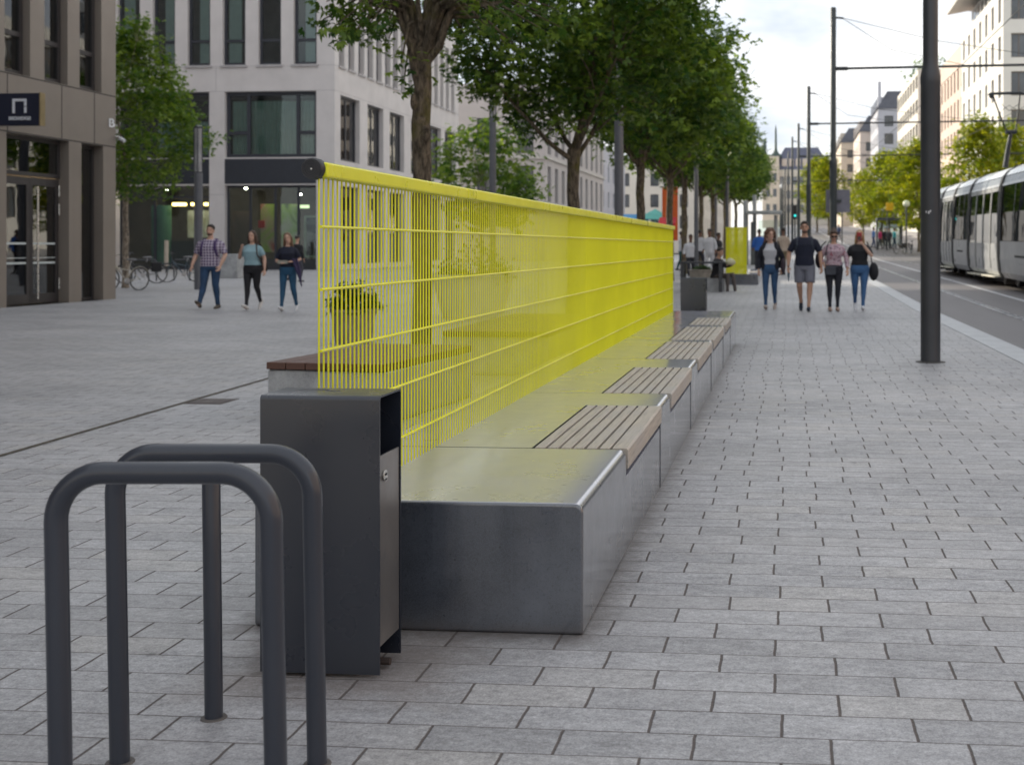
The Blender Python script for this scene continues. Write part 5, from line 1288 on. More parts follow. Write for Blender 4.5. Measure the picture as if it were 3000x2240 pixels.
# lamp column on the square and dark poles behind the tree row
COLP = mat('column_grey', (.115, .12, .135), .4, var=.08)
def column_lamp(label, px, d, ztop, lamp_h, r):
    p = at(px, HY, d); x, y = p.x, p.y; b = gz(x, y); t = thing('lamp_post', label, 'street lamp', (x, y, b), 'column street lamps'); mb = MB()
    mb.lathe((x, y, b), [(r, 0), (r, ztop-lamp_h), (r*.7, ztop-lamp_h+.02)], 20); mb.build('post', COLP, t, smooth=True)
    mb = MB(); mb.lathe((x, y, b), [(r*.95, ztop-lamp_h+.03), (r*.95, ztop-.06)], 20); mb.build('lamp_glass', mat('lamp_glass', (.30, .30, .31), .15, spec=.7, var=.2, vs=3), t, smooth=True)
    mb = MB()
    for k in range(5): a = 2*math.pi*k/5; mb.tube([(x+r*math.cos(a), y+r*math.sin(a), b+ztop-lamp_h), (x+r*math.cos(a), y+r*math.sin(a), b+ztop-.05)], .014, 5)
    mb.build('cage_rod', POLE, t); mb = MB(); mb.lathe((x, y, b), [(r*1.02, ztop-.06), (r*1.02, ztop), (r*.4, ztop+.03)], 20); mb.build('cap', POLE, t, smooth=True); return t
column_lamp('grey lamp column with a clear top between the small tree and the shop', 428.5, 37.0, 5.0, 1.42, .125)
for px, d, zt, r_, lab in ((1064.5, 38, 6.5, .105, 'dark column behind the first two street trees'), (1337, 30, 6.6, .115, 'thick grey column between the second and third street trees'), (1504, 46, 6.0, .085, 'grey column behind the people in white shirts'), (1571, 60, 5.6, .08, 'thin lamp column behind the small yellow screen'), (1546, 72, 5.0, .09, 'slim column further behind the row of trees')):
    column_lamp(lab, px, d, zt, 1.2, r_)

# ------------------------------------------------------------------ bicycles
def bicycle(label, loc, rz, paint, basket=True, lean=.06):
    t = thing('bicycle', label, 'bicycle', (0, 0, 0), 'bicycles parked at the racks'); rt_ = mat('tyre_black', (.015, .015, .016), .7); ch = mat('chrome', (.5, .5, .5), .3, metal=1.)
    for x in (-.52, .52):
        mb = MB(); c = V((x, 0, .34)); P = arc(c, .335, 0, 2*math.pi, 32); mb.tube(P, .019, 8, cap=False); w = mb.build('wheel', rt_, t, smooth=True)
        mb = MB(); mb.tube(arc(c, .312, 0, 2*math.pi, 32), .010, 6, cap=False)
        for k in range(14): a = 2*math.pi*k/14; mb.tube([c, c+V((.31*math.cos(a), 0, .31*math.sin(a)))], .0022, 4)
        mb.tube([c-V((0, .045, 0)), c+V((0, .045, 0))], .02, 8); mb.build('rim', ch, w, smooth=True)
        mb = MB(); mb.tube(arc(c, .37, R(20) if x > 0 else R(40), R(170) if x > 0 else R(200), 12), .016, 6, sy=.6); mb.build('mudguard', paint, t, smooth=True)
    mb = MB(); hd, bb, st, rr, fr = V((-.36, 0, .80)), V((.06, 0, .29)), V((.17, 0, .76)), V((.52, 0, .34)), V((-.52, 0, .34))
    for a, b, r_ in ((hd, bb, .020), (hd+V((.04, 0, -.10)), st+V((-.03, 0, -.16)), .016), (bb, st, .017), (bb, rr, .011), (st+V((-.02, 0, -.1)), rr, .010), (hd+V((-.02, 0, .14)), hd, .017), (hd, fr, .014)): mb.tube([a, b], r_, 8)
    mb.build('frame', paint, t, smooth=True)
    mb = MB(); q = hd+V((-.03, 0, .24)); mb.tube([hd+V((-.01, 0, .1)), q], .013, 8); mb.tube([q+V((.14, -.27, .04)), q+V((.02, -.2, .05)), q, q+V((.02, .2, .05)), q+V((.14, .27, .04))], .012, 8); mb.build('handlebar', mat('bar_dark', (.04, .04, .045), .4), t, smooth=True)
    mb = MB(); mb.tube([st, st+V((.03, 0, .14))], .013, 8); s_ = mb.build('seat_post', ch, t, smooth=True)
    mb = MB(); mb.ell(st+V((.08, 0, .17)), (.13, .085, .035), 12, 8); mb.ell(st+V((-.05, 0, .17)), (.09, .035, .028), 10, 8); mb.build('saddle', mat('saddle_grey', (.16, .16, .17), .5), t, smooth=True)
    mb = MB(); mb.tube([bb+V((0, -.07, 0)), bb+V((0, -.02, 0))], .085, 16); mb.tube([bb+V((0, -.08, 0)), bb+V((.06, -.09, -.16)), bb+V((.06, -.16, -.16))], .012, 6); mb.tube([bb+V((0, .04, 0)), bb+V((-.06, .06, .16)), bb+V((-.06, .14, .16))], .012, 6); mb.build('crank', ch, t, smooth=True)
    if basket:
        mb = MB(); mb.box(.34, .66, -.13, -.10, .42, .74); mb.box(.34, .66, .10, .13, .42, .74); mb.box(.30, .70, -.07, .07, .745, .76); mb.build('pannier', mat('pannier_black', (.014, .014, .017), .6), t, bevel=.02)
    t.location = loc; t.rotation_euler = (lean, 0, rz); t['label'] = label; return t
p = gp(268, 628); bicycle('pale bicycle nearest the brown building, seen end on', (p.x, p.y, 0), R(68), mat('bike_cream', (.45, .42, .35), .4), False)
p = gp(305, 612); bicycle('black bicycle with pannier bags beside the pale one', (p.x, p.y, 0), R(35), mat('bike_black', (.015, .016, .02), .35), True)
p = gp(393, 609); bicycle('dark blue bicycle leaning at the rack beside the lamp column', (p.x, p.y, 0), R(38), mat('bike_blue', (.05, .08, .11), .35), False)
for k, (xa, xb, py, lab) in enumerate(((285, 338, 607, 'low dark rail rack holding the black bicycle'), (376, 410, 606, 'low dark rail rack beside the blue bicycle'))):
    a, b = gp(xa, py), gp(xb, py); t = thing('rail_rack', lab, 'bike rack', a, 'rail racks on the square'); mb = MB(); mb.tube([a, a+V((0, 0, .72)), a+V((0, 0, .80))+(b-a)*.06, b+V((0, 0, .80))-(b-a)*.06, b+V((0, 0, .72)), b], .03, 10); mb.build('hoop', POLE, t, smooth=True)
a = gp(359, 590); t = thing('wood_post', 'pale wooden topped post between the bicycles', 'post', a); mb = MB(); mb.tube([a, a+V((0, 0, .35))], .05, 10); mb.build('foot', POLE, t); mb = MB(); mb.tube([a+V((0, 0, .35)), a+V((0.02, 0, 1.62))], .10, 12); mb.build('shaft', mat('post_wood', (.42, .36, .29), .7), t, smooth=True)

# ------------------------------------------------------------------ further street furniture
YEL2 = YEL
p0 = gp(1568, 623); xa, xb = p0.x, at(1613, 560, 38).x
sc0 = at(1568, 491, 38)
t = thing('yellow_screen', 'small yellow screen standing further down the pavement', 'screen', (xa, sc0.y, 0), 'yellow steel screens standing on benches')
mb = MB(); n = 46; zt = sc0.z
for i in range(n+1): mb.tube([(xa+(xb-xa)*i/n, sc0.y, .44), (xa+(xb-xa)*i/n, sc0.y, zt-.03)], .0072, 5)
for z in (.7, .95, 1.2, 1.45, 1.7): mb.tube([(xa, sc0.y-.012, z), (xb, sc0.y-.012, z)], .006, 6)
mb.build('wire_panel', YEL, t, smooth=True); mb = MB(); mb.box(xa-.02, xb+.02, sc0.y-.03, sc0.y+.03, zt-.04, zt); mb.build('top_rail', YELB, t)
a, b = gp(1575, 624), gp(1638, 624)
t = thing('bench', 'far dark concrete bench under the small yellow screen', 'bench', (a.x, a.y, 0), 'concrete benches on the square')
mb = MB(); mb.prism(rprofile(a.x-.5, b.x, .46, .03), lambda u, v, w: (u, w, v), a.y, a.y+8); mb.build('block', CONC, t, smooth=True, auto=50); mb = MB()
for i in range(6): mb.box(b.x-.40+i*.066, b.x-.34+i*.066, a.y+2, a.y+4, .455, .475)
mb.build('seat', WOODP, t)
def table(label, px, py, w, dp, h):
    p = gp(px, py); t = thing('metal_table', label, 'table', (p.x, p.y, 0)); mb = MB(); mb.box(p.x-w, p.x+.06, p.y, p.y+dp, h-.05, h); mb.build('table_top', ANTH, t, bevel=.012)
    for yy in (p.y+.02, p.y+dp-.1):
        for xx in (p.x-.05, p.x-w+.1): mb = MB(); mb.box(xx-.06, xx+.04, yy, yy+.08, 0, h-.05); mb.build('leg', ANTH, t, bevel=.005)
    return t
table('dark metal table beside the seated reader', 1561, 637, 1.2, .8, .90)
planter('low stone planter behind the far end of the yellow screen', gp(1485, 640)+V((0, 6, 0)), .40, .44, .55, (.22, .07), POT, 12)
p = at(1640, HY, 62)
t = thing('tram_shelter', 'grey tram stop shelter on the pavement behind the walking group', 'shelter', (p.x, p.y, gz(p.x, p.y))); b = gz(p.x, p.y)
for (px, r_, z) in ((1611, .13, 3.3), (1630, .10, 3.6), (1676, .10, 2.55)): q = at(px, HY, 62); mb = MB(); mb.tube([(q.x, q.y, b), (q.x, q.y, b+z)], r_, 10); mb.build('post', mat('shelter_grey', (.35, .37, .37), .5), t, smooth=True)
a, c = at(1612, HY, 62), at(1690, HY, 62); mb = MB(); mb.box(a.x, c.x, a.y-.8, a.y+.8, b+2.6, b+2.76); mb.build('roof', mat('shelter_grey', (.35, .37, .37), .5), t, bevel=.03)
a, c = at(1622, HY, 62), at(1633, HY, 62); mb = MB(); mb.box(a.x, c.x, a.y-.3, a.y+.2, b, b+2.2); mb.build('display_case', mat('case_dark', (.09, .10, .10), .4), t, bevel=.02)
mb = MB(); mb.box(c.x+.1, c.x+1.2, a.y+.6, a.y+.64, b+.3, b+2.3); mb.build('glass_wall', GLS, t)
p = at(1910, HY, 100); b = gz(12, p.y)
t = thing('bus_shelter', 'dark bus shelter under the sunlit trees across the road', 'shelter', (p.x, p.y, b)); a, c = at(1893, HY, 100), at(1952, HY, 100)
mb = MB(); mb.box(a.x, c.x, a.y-.8, a.y+.9, b+2.4, b+2.6); mb.build('roof', mat('shelter_dark', (.05, .06, .07), .5), t, bevel=.02)
for x in (a.x+.1, (a.x+c.x)/2, c.x-.1): mb = MB(); mb.box(x-.06, x+.06, a.y+.7, a.y+.8, b, b+2.4); mb.build('post', mat('shelter_dark', (.05, .06, .07), .5), t)
mb = MB(); mb.box(a.x+.1, c.x-.1, a.y+.82, a.y+.85, b+.3, b+2.3); mb.build('glass_wall', GLS, t)
a, c = at(1914, 455, 98), at(1930, 438, 98); mb = MB(); mb.box(a.x, c.x, a.y, a.y+.15, a.z, c.z); t = mb.build('stop_sign', mat('sign_yellow', (.72, .42, .01), .5), None, bevel=.02); tag(t, 'yellow square stop sign above the bus shelter', 'sign')
mb = MB(); mb.tube([(a.x+.1, a.y+.2, gz(12, 98)), (a.x+.1, a.y+.2, c.z)], .05, 8); mb.build('post', POLEF, t)
for px, py, d, col, lab in ((1688, 403, 150, (.8, .8, .78), 'small white globe lamp beyond the tree row'), (1819, 415, 120, (.85, .85, .82), 'white globe lamp right of the second pole'), (1958, 440, 90, (.8, .82, .6), 'pale globe lamp beside the near pole')):
    q = at(px, py, d); t = thing('globe_lamp', lab, 'street lamp', (q.x, q.y, gz(q.x, q.y)), 'globe lamps'); mb = MB(); mb.tube([(q.x, q.y, gz(q.x, q.y)), (q.x, q.y, q.z)], .06, 8); mb.build('post', POLEF, t); mb = MB(); mb.ell(q, (.26, .26, .26), 14, 10); mb.build('globe', mat('globe_white_%s' % px, col, .4), t, smooth=True)
# traffic light showing green-blue
q = at(1717.5, 466, 88); t = thing('traffic_light', 'small traffic light glowing green between the far poles', 'traffic light', (q.x, q.y, gz(q.x, q.y))); mb = MB(); mb.tube([(q.x, q.y+.1, gz(q.x, q.y)), (q.x, q.y+.1, q.z+.8)], .06, 8); mb.build('post', POLEF, t); mb = MB(); mb.box(q.x-.17, q.x+.17, q.y, q.y+.2, q.z-.25, q.z+.75); mb.build('case', DARK, t, bevel=.02)
mb = MB(); mb.tube([(q.x, q.y-.03, q.z), (q.x, q.y, q.z)], .085, 14); mb.build('lens', emit('lens_green', (.05, .8, .75), 1.3), t)
# colourful things among the far left shops
for px, py, d, w, h, col, name, lab, cat in ((1448, 462, 72, .9, 3.2, (.65, .12, .02), 'banner', 'orange upright banner among the trees on the left', 'banner'), (1370, 483, 74, 1.6, 1.2, (.10, .30, .55), 'awning', 'blue awning glimpsed behind the grey column', 'awning'), (1415, 462, 75, 1.4, 1.4, (.10, .38, .33), 'parasol', 'teal parasol glimpsed between trunks on the left', 'parasol'), (1440, 478, 70, 1.0, .5, (.5, .01, .02), 'cafe_awning', 'small red awning beneath the orange banner', 'awning')):
    q = at(px, py, d); mb = MB()
    if name == 'parasol': mb.lathe((q.x, q.y, 0), [(.03, 0), (.03, q.z-.3)], 8); mb.lathe((q.x, q.y, q.z), [(1.1, -.35), (.6, .0), (.02, .3)], 14)
    elif name == 'banner': mb.box(q.x-w/2, q.x+w/2, q.y, q.y+.05, q.z-h/2, q.z+h/2); mb.tube([(q.x-w/2, q.y, 0), (q.x-w/2, q.y, q.z+h/2)], .04, 8)
    else: mb.prism([(0, h), (.1, h), (1.0, .1), (1.0, 0), (.9, 0), (0, h-.12)], lambda u, v, w_: (w_, q.y+1-u, q.z-h/2+v), q.x-w/2, q.x+w/2)
    tag(mb.build(name, mat(name+'_cloth', col, .7)), lab, cat)
# ------------------------------------------------------------------ the walkers
cl = lambda n, c, r=.85, **k: mat(n, c, r, **k)
def check(name, a, b, s):
    t = NT(name); o = t.n('TexCoord').outputs['Object']; ck = []
    sep = t.n('SeparateXYZ'); t.l(o, sep.inputs[0])
    fx = t.math('LESS_THAN', t.math('FRACT', t.math('MULTIPLY', sep.outputs[0], s)), .45); fz = t.math('LESS_THAN', t.math('FRACT', t.math('MULTIPLY', sep.outputs[2], s)), .45)
    k = t.math('MULTIPLY', t.math('ADD', fx, fz), .5); t.bsdf(t.mixc(k, a, b), .85); return t.m
def floral(name, cols, s):
    t = NT(name); o = t.n('TexCoord').outputs['Object']; n = t.noise(o, s, 3, .6, .8); t.bsdf(t.ramp(n, [(.34+.30*i/(len(cols)-1), c) for i, c in enumerate(cols)]), .85); return t.m
BEARD = cl('beard_brown', (.075, .045, .032), .7)
HB, HD, HR, HL, HG_ = cl('hair_brown', (.055, .03, .018), .6), cl('hair_dark', (.022, .014, .010), .6), cl('hair_auburn', (.10, .045, .022), .6), cl('hair_blond', (.36, .23, .11), .6), cl('hair_lightbrown', (.15, .085, .045), .6)
JN, JB, JD = cl('jeans_blue', (.035, .085, .18), var=.25, vs=5), cl('jeans_teal', (.018, .075, .15), var=.22, vs=5), cl('jeans_dark', (.022, .055, .12), var=.3, vs=5)
BLK2, NAVY = cl('cloth_black', (.013, .013, .017)), cl('cloth_navy', (.010, .013, .030))
GL_, GR_ = 'people walking on the square', 'people walking on the pavement'
def lp(px, py): p = gp(px, py); return (p.x, p.y, 0)
def bag(name, label, cat, build): 
    t = thing(name, label, cat, (0, 0, 0)); ORG[t.name] = V((0, 0, 0)); build(t); return t
# left group
p = lp(455, 667)
person('bearded man in a purple checked shirt and blue jeans walking on the square', GL_, p, R(6), 1.78, 'm', 0, HD, 'short', check('checked_shirt', (.085, .05, .13), (.55, .50, .58), 17), .9, JD, 'ankle', cl('shoe_brown', (.10, .085, .07)),
       dict(kr=(-.10, -.12, .50), ar=(-.14, -.24, .13), kl=(.10, .0, .49), al=(.115, .10, .085), er=(-.315, .06, 1.13), wr=(-.345, -.10, .90), el=(.31, -.02, 1.12), wl=(.255, -.14, .90)), pitch=(-.5, .05), beard=BEARD, width=1.14, head=(0, .12, 0))
t = thing('backpack', 'purple backpack straps worn over the checked shirt', 'backpack', p, None, R(6)); ORG[t.name] = V((0, 0, 0)); mb = MB(); mb.ell((0, .20, 1.25), (.15, .10, .24), 14, 10); PUR = cl('backpack_purple', (.055, .03, .11)); mb.build('pack', PUR, t, smooth=True)
for s in (-1, 1): mb = MB(); mb.tube([(s*.115, .12, 1.46), (s*.125, .0, 1.475), (s*.13, -.115, 1.40), (s*.14, -.160, 1.27), (s*.17, -.10, 1.12), (s*.17, .08, 1.05)], .024, 8, sy=.5); mb.build('strap', PUR, t, smooth=True)
p = lp(545, 669)
person('woman in a pale blue top and black leggings with her hand raised to her chest', GL_, p, R(-3), 1.67, 'f', 0, HB, 'long', cl('top_paleblue', (.26, .40, .45), var=.1, vs=4), .72, BLK2, 'ankle', cl('shoe_white', (.6, .58, .56)),
       dict(kr=(-.065, -.10, .50), ar=(-.02, -.22, .10), kl=(.075, .05, .49), al=(.035, .30, .17), er=(-.29, -.02, 1.12), wr=(-.15, -.20, 1.33), el=(.25, .06, 1.13), wl=(.295, -.02, .88)), pitch=(-.35, .9), width=1.10)
t = thing('shoulder_bag', 'dark shoulder bag hanging behind the woman in pale blue', 'bag', p, None, R(-3)); ORG[t.name] = V((0, 0, 0)); mb = MB(); mb.ell((.17, .17, .92), (.09, .08, .16), 14, 10); mb.build('pouch', BLK2, t, smooth=True); mb = MB(); mb.tube([(.16, .15, 1.05), (.155, .08, 1.33), (.13, .0, 1.42), (.135, -.09, 1.33), (.17, -.12, 1.14), (.2, .05, .98)], .014, 6); mb.build('strap', cl('strap_brown', (.05, .028, .022)), t, smooth=True)
p = lp(622, 672)
person('young woman in a dark top and teal jeans holding a tablet', GL_, p, R(8), 1.62, 'f', 0, HG_, 'long', NAVY, .8, JB, 'ankle', cl('shoe_bright', (.70, .70, .72)),
       dict(kr=(-.09, -.08, .49), ar=(-.085, -.20, .10), kl=(.11, .02, .49), al=(.14, .18, .13), er=(-.245, .0, 1.10), wr=(-.10, -.21, 1.07), el=(.255, .03, 1.13), wl=(.17, -.16, 1.10)), pitch=(-.3, .6), head=(.12, -.25, 0))
t = thing('tablet', 'grey tablet held by the young woman in the dark top', 'tablet', p, None, R(8)); ORG[t.name] = V((0, 0, 0)); mb = MB(); mb.box(-.14, .06, -.25, -.235, .965, 1.035); mb.build('case', cl('tablet_grey', (.30, .30, .26)), t, bevel=.006)
t = thing('jacket', 'violet jacket hanging over the arm of the young woman', 'jacket', p, None, R(8)); ORG[t.name] = V((0, 0, 0)); mb = MB(); mb.tube([(.14, -.16, 1.07), (.20, -.14, .9), (.25, -.08, .7), (.285, -.03, .50)], [.05, .055, .04, .018], 10, sy=.6); mb.tube([(.20, -.12, 1.07), (.26, -.1, .85), (.28, -.06, .62)], [.04, .04, .02], 8, sy=.6); mb.build('cloth', cl('jacket_violet', (.04, .032, .085)), t, smooth=True)
p = lp(642, 610); person('distant walker in dark clothes behind the young woman with the tablet', 'people far off on the square', p, R(160), 1.72, 'm', 1, HD, 'short', BLK2, 1.9, cl('trouser_grey', (.06, .06, .08)), 'ankle', BLK2, dict(kr=(-.10, -.14, .50), ar=(-.1, -.05, .10), kl=(.10, .1, .5), al=(.12, .32, .16)), vox=.016)
# right group
p = lp(1664, 669)
person('curly haired woman in a dark cardigan, white top and jeans on the pavement', GR_, p, R(-5), 1.70, 'f', 0, HR, 'curly', cl('top_white', (.50, .50, .53), var=.06, vs=4), .6, JN, 'ankle', cl('shoe_beige', (.42, .35, .31)),
       dict(kr=(-.095, -.07, .50), ar=(-.085, -.14, .10), kl=(.085, .02, .50), al=(.085, .16, .14), er=(-.255, .03, 1.12), wr=(-.245, -.06, .86), el=(.26, .04, 1.12), wl=(.235, .06, .88)), pitch=(-.2, .55), coat_mat=cl('cardigan_navy', (.014, .015, .024)), head=(0, 0, .45))
t = thing('handbag', 'dark patterned handbag at the side of the woman in the cardigan', 'bag', p, None, R(-5)); ORG[t.name] = V((0, 0, 0)); mb = MB(); mb.ell((.265, .05, .93), (.055, .11, .17), 12, 10); mb.build('pouch', floral('bag_print', [(.02, .02, .03), (.10, .07, .09), (.03, .03, .04)], 14), t, smooth=True); mb = MB(); mb.tube([(.26, .03, 1.05), (.21, .03, 1.25), (.165, .0, 1.43)], .010, 6); mb.build('strap', BLK2, t, smooth=True)
p = lp(1738, 672)
person('tall bearded man in a navy t-shirt and grey shorts on the pavement', GR_, p, R(-2), 1.83, 'm', 1, HD, 'short', NAVY, .85, cl('shorts_grey', (.16, .165, .20), var=.08, vs=5), 'knee', cl('shoe_navy', (.025, .032, .05)),
       dict(kr=(-.10, .0, .50), ar=(-.075, .24, .165), kl=(.105, -.08, .50), al=(.08, -.12, .085), er=(-.30, .02, 1.13), wr=(-.315, -.06, .88), el=(.305, .02, 1.13), wl=(.325, -.05, .87)), pitch=(.85, -.1), beard=BEARD, width=1.06)
t = thing('backpack', 'grey backpack straps over the navy t-shirt', 'backpack', p, None, R(-2)); ORG[t.name] = V((0, 0, 0)); GB = cl('backpack_grey', (.035, .042, .06)); mb = MB(); mb.ell((0, .20, 1.30), (.15, .09, .22), 14, 10); mb.build('pack', GB, t, smooth=True)
for s in (-1, 1): mb = MB(); mb.tube([(s*.13, .10, 1.50), (s*.145, .0, 1.515), (s*.15, -.10, 1.45), (s*.155, -.145, 1.34), (s*.19, -.06, 1.20)], .020, 8, sy=.5); mb.build('strap', GB, t, smooth=True)
t = thing('umbrella', 'small folded grey umbrella in the hand of the man in shorts', 'umbrella', p, None, R(-2)); ORG[t.name] = V((0, 0, 0)); mb = MB(); mb.tube([(-.325, -.08, .86), (-.325, -.08, .74), (-.32, -.08, .60)], [.02, .026, .006], 10); mb.build('canopy', cl('umbrella_grey', (.10, .14, .17)), t, smooth=True); mb = MB(); mb.tube([(-.325, -.08, .93), (-.325, -.08, .86)], .012, 8); mb.build('handle', BLK2, t, smooth=True)
p = lp(1801, 672)
person('woman with sunglasses, pink floral blouse and dark trousers on the pavement', GR_, p, R(4), 1.68, 'f', 1, HB, 'bun', floral('floral_blouse', [(.06, .06, .09), (.42, .25, .30), (.52, .44, .48), (.35, .10, .14)], 17), 1.8, cl('trouser_navy', (.018, .019, .028)), 'ankle', cl('shoe_tan', (.36, .25, .20)),
       dict(kr=(-.09, -.04, .50), ar=(-.085, -.05, .085), kl=(.085, -.03, .50), al=(.08, .02, .085), er=(-.27, .02, 1.13), wr=(-.22, -.12, 1.0), el=(.265, .0, 1.13), wl=(.275, -.12, .88)), width=1.10, head=(.34, 0, 0))
t = thing('sunglasses', 'dark sunglasses on the woman in the floral blouse', 'sunglasses', p, None, R(4)); ORG[t.name] = V((0, 0, 0)); t.scale = (.96,)*3; mb = MB()
hr = Euler((.34, 0, 0)).to_matrix(); hc = V((0, -.015, 1.60))
for s in (-1, 1): mb = MB(); mb.ell(hc+hr@V((s*.034, -.094, .008)), (.030, .008, .022), 12, 8, hr); mb.build('lens', mat('lens_black', (.008, .008, .01), .1), t, smooth=True)
mb = MB(); mb.tube([hc+hr@V((-.07, -.04, .012)), hc+hr@V((-.055, -.088, .016)), hc+hr@V((0, -.1, .016)), hc+hr@V((.055, -.088, .016)), hc+hr@V((.07, -.04, .012))], .004, 6); mb.build('rim', BLK2, t)
t = thing('waist_bag', 'grey crossbody bag in front of the woman in the floral blouse', 'bag', p, None, R(4)); ORG[t.name] = V((0, 0, 0)); BG_ = cl('bag_grey', (.045, .05, .065), .6); mb = MB(); mb.box(-.19, .02, -.235, -.165, .74, .92); mb.build('pouch', BG_, t, bevel=.02); mb = MB(); mb.tube([(-.18, -.2, .91), (-.19, -.13, 1.1), (-.14, -.10, 1.34), (-.09, .0, 1.43)], .010, 6); mb.tube([(.01, -.2, .91), (.16, -.12, .93), (.19, .05, .97)], .010, 6); mb.build('strap', BG_, t); mb = MB(); mb.box(-.185, .015, -.240, -.2349, .85, .915); mb.build('flap', BG_, t, bevel=.002)
t = thing('tote_bag', 'dark tote bag on the shoulder of the woman in the floral blouse', 'bag', p, None, R(4)); ORG[t.name] = V((0, 0, 0)); mb = MB(); mb.ell((-.285, .10, 1.04), (.085, .13, .17), 12, 10); mb.build('pouch', cl('tote_plum', (.022, .014, .022)), t, smooth=True); mb = MB(); mb.tube([(-.28, .08, 1.16), (-.23, .06, 1.34), (-.15, .02, 1.42)], .012, 6); mb.build('strap', BLK2, t)
p = lp(1857, 671)
person('blonde woman in a black top and jeans holding a phone before her face', GR_, p, R(-4), 1.68, 'f', 0, HL, 'long', BLK2, .8, cl('jeans_mid', (.045, .115, .25), var=.2, vs=5), 'ankle', cl('shoe_bright', (.70, .70, .72)),
       dict(kr=(-.10, .0, .50), ar=(-.10, .22, .17), kl=(.085, -.07, .50), al=(.07, -.14, .10), er=(-.26, .02, 1.13), wr=(-.26, -.05, .95), el=(.25, -.14, 1.17), wl=(.065, -.24, 1.42)), pitch=(.7, -.2), width=1.12)
t = thing('phone', 'dark phone with a red cover held up by the blonde woman', 'phone', p, None, R(-4)); ORG[t.name] = V((0, 0, 0)); mb = MB(); mb.box(-.055, .045, -.275, -.262, 1.42, 1.60); o = mb.build('case', cl('phone_red', (.30, .01, .014), .4), t, bevel=.006); mb = MB(); mb.box(-.04, .03, -.28, -.2755, 1.44, 1.52); mb.build('back_plate', mat('phone_dark', (.05, .03, .03), .3), o)
t = thing('bag', 'black bag hanging behind the hip of the blonde woman', 'bag', p, None, R(-4)); ORG[t.name] = V((0, 0, 0)); mb = MB(); mb.ell((.285, .12, .80), (.10, .12, .19), 14, 10); mb.build('pouch', BLK2, t, smooth=True); mb = MB(); mb.tube([(.25, .1, .95), (.22, .06, 1.2), (.15, .02, 1.41)], .011, 6); mb.build('strap', BLK2, t)
# the seated reader at the table
p = gp(1592, 636)
st_ = person('person in dark clothes sitting at the metal table behind the yellow screen', None, (p.x-.55, p.y+.25, 0), R(62), 1.72, 'm', 1, HD, 'short', cl('coat_dark', (.03, .03, .035)), 1.9, cl('trouser_brown', (.09, .075, .07)), 'ankle', BLK2,
       dict(pel=(0, .05, .50), kr=(-.12, -.42, .54), ar=(-.13, -.40, .085), kl=(.12, -.44, .55), al=(.14, -.50, .085), er=(-.26, -.12, .78), wr=(-.12, -.40, .82), el=(.26, -.12, .78), wl=(.12, -.40, .82)), lean=.18, vox=.012)
t = thing('newspaper', 'crumpled pale paper on the lap of the seated person', 'paper', (p.x-.55, p.y+.25, 0), None, R(62)); ORG[t.name] = V((0, 0, 0)); mb = MB(); mb.ell((0, -.42, .88), (.20, .12, .09), 12, 8); mb.ell((.08, -.36, .94), (.10, .1, .06), 10, 6); mb.build('paper', cl('paper_yellow', (.52, .50, .32)), t, smooth=True)
mb = MB(); mb.box(p.x-.95, p.x-.35, p.y+.0, p.y+.7, 0, .44); tag(mb.build('stone_block', CONC2, None, bevel=.02), 'grey stone block under the person sitting at the table', 'block')
# people further off, one figure of each kind copied
BG = 'distant people along the street'
base_m = person('distant person in a white shirt nearest the far end of the yellow screen', BG, lp(1492, 607), R(20), 1.78, 'm', 2, HD, 'short', cl('shirt_white', (.60, .60, .63)), 1.5, cl('trouser_dark', (.03, .03, .04)), 'ankle', BLK2, dict(kr=(-.1, -.1, .5), ar=(-.1, -.12, .09), kl=(.1, .03, .5), al=(.1, .18, .14)), vox=.018, hands=False)
def recolour(o, **cm):
    for c in [k for k in bpy.data.objects if k.parent == o]:
        b = c.name.split('.')[0]
        if b in cm:
            c.data = c.data.copy(); c.data.materials.clear(); c.data.materials.append(cm[b])
def far(px, d, label, rz, s=1., **cm):
    p = at(px, HY, d); o = dup(base_m, (p.x, p.y, gz(p.x, p.y)), rz, label, base_m.scale[0]*s); recolour(o, **cm); return o
far(1512, 50, 'distant person in a white shirt between two tree trunks', R(150))
far(1533, 44, 'distant person in a white top and long pale apron', R(-30), 1.0, trousers=cl('apron_pale', (.5, .5, .52)))
far(1472, 52, 'distant person in white partly hidden by the end of the yellow screen', R(100), .98, trousers=cl('teal_trouser', (.03, .10, .11)))
far(1552, 47, 'distant dark skinned person in dark clothes by the trees', R(60), .92, shirt=BLK2)
far(1640, 49, 'distant person in dark clothes with a blue bag by the shelter', R(170), 1.0, shirt=cl('shirt_blue', (.03, .12, .42)))
far(1657, 56, 'distant person in a brownish top behind the curly haired woman', R(10), 1.0, shirt=cl('shirt_brown', (.25, .15, .12)))
far(1692, 46, 'distant person in a beige coat right of the curly haired woman', R(-150), 1.02, shirt=cl('coat_beige', (.42, .34, .27)), trousers=cl('trouser_khaki', (.26, .21, .13)))
for px, d, lab, c1, c2 in ((1887, 103, 'distant person in a blue top across the road', (.08, .19, .45), (.05, .08, .16)), (1901, 98, 'distant person with a crimson bag across the road', (.40, .02, .10), (.05, .05, .05)), (1912, 100, 'distant person in black beside the bus shelter', (.02, .02, .025), (.02, .02, .025)), (1920, 99, 'distant person in dark grey under the bus shelter', (.04, .04, .05), (.03, .03, .04)), (1932, 99, 'distant person in teal at the right of the bus shelter', (.03, .30, .33), (.02, .05, .08)), (1812, 140, 'tiny distant person in navy far up the road', (.03, .05, .12), (.03, .03, .05))):
    far(px, d, lab, px*.7, 1., shirt=cl('far_shirt_%d' % px, c1), trousers=cl('far_trouser_%d' % px, c2))
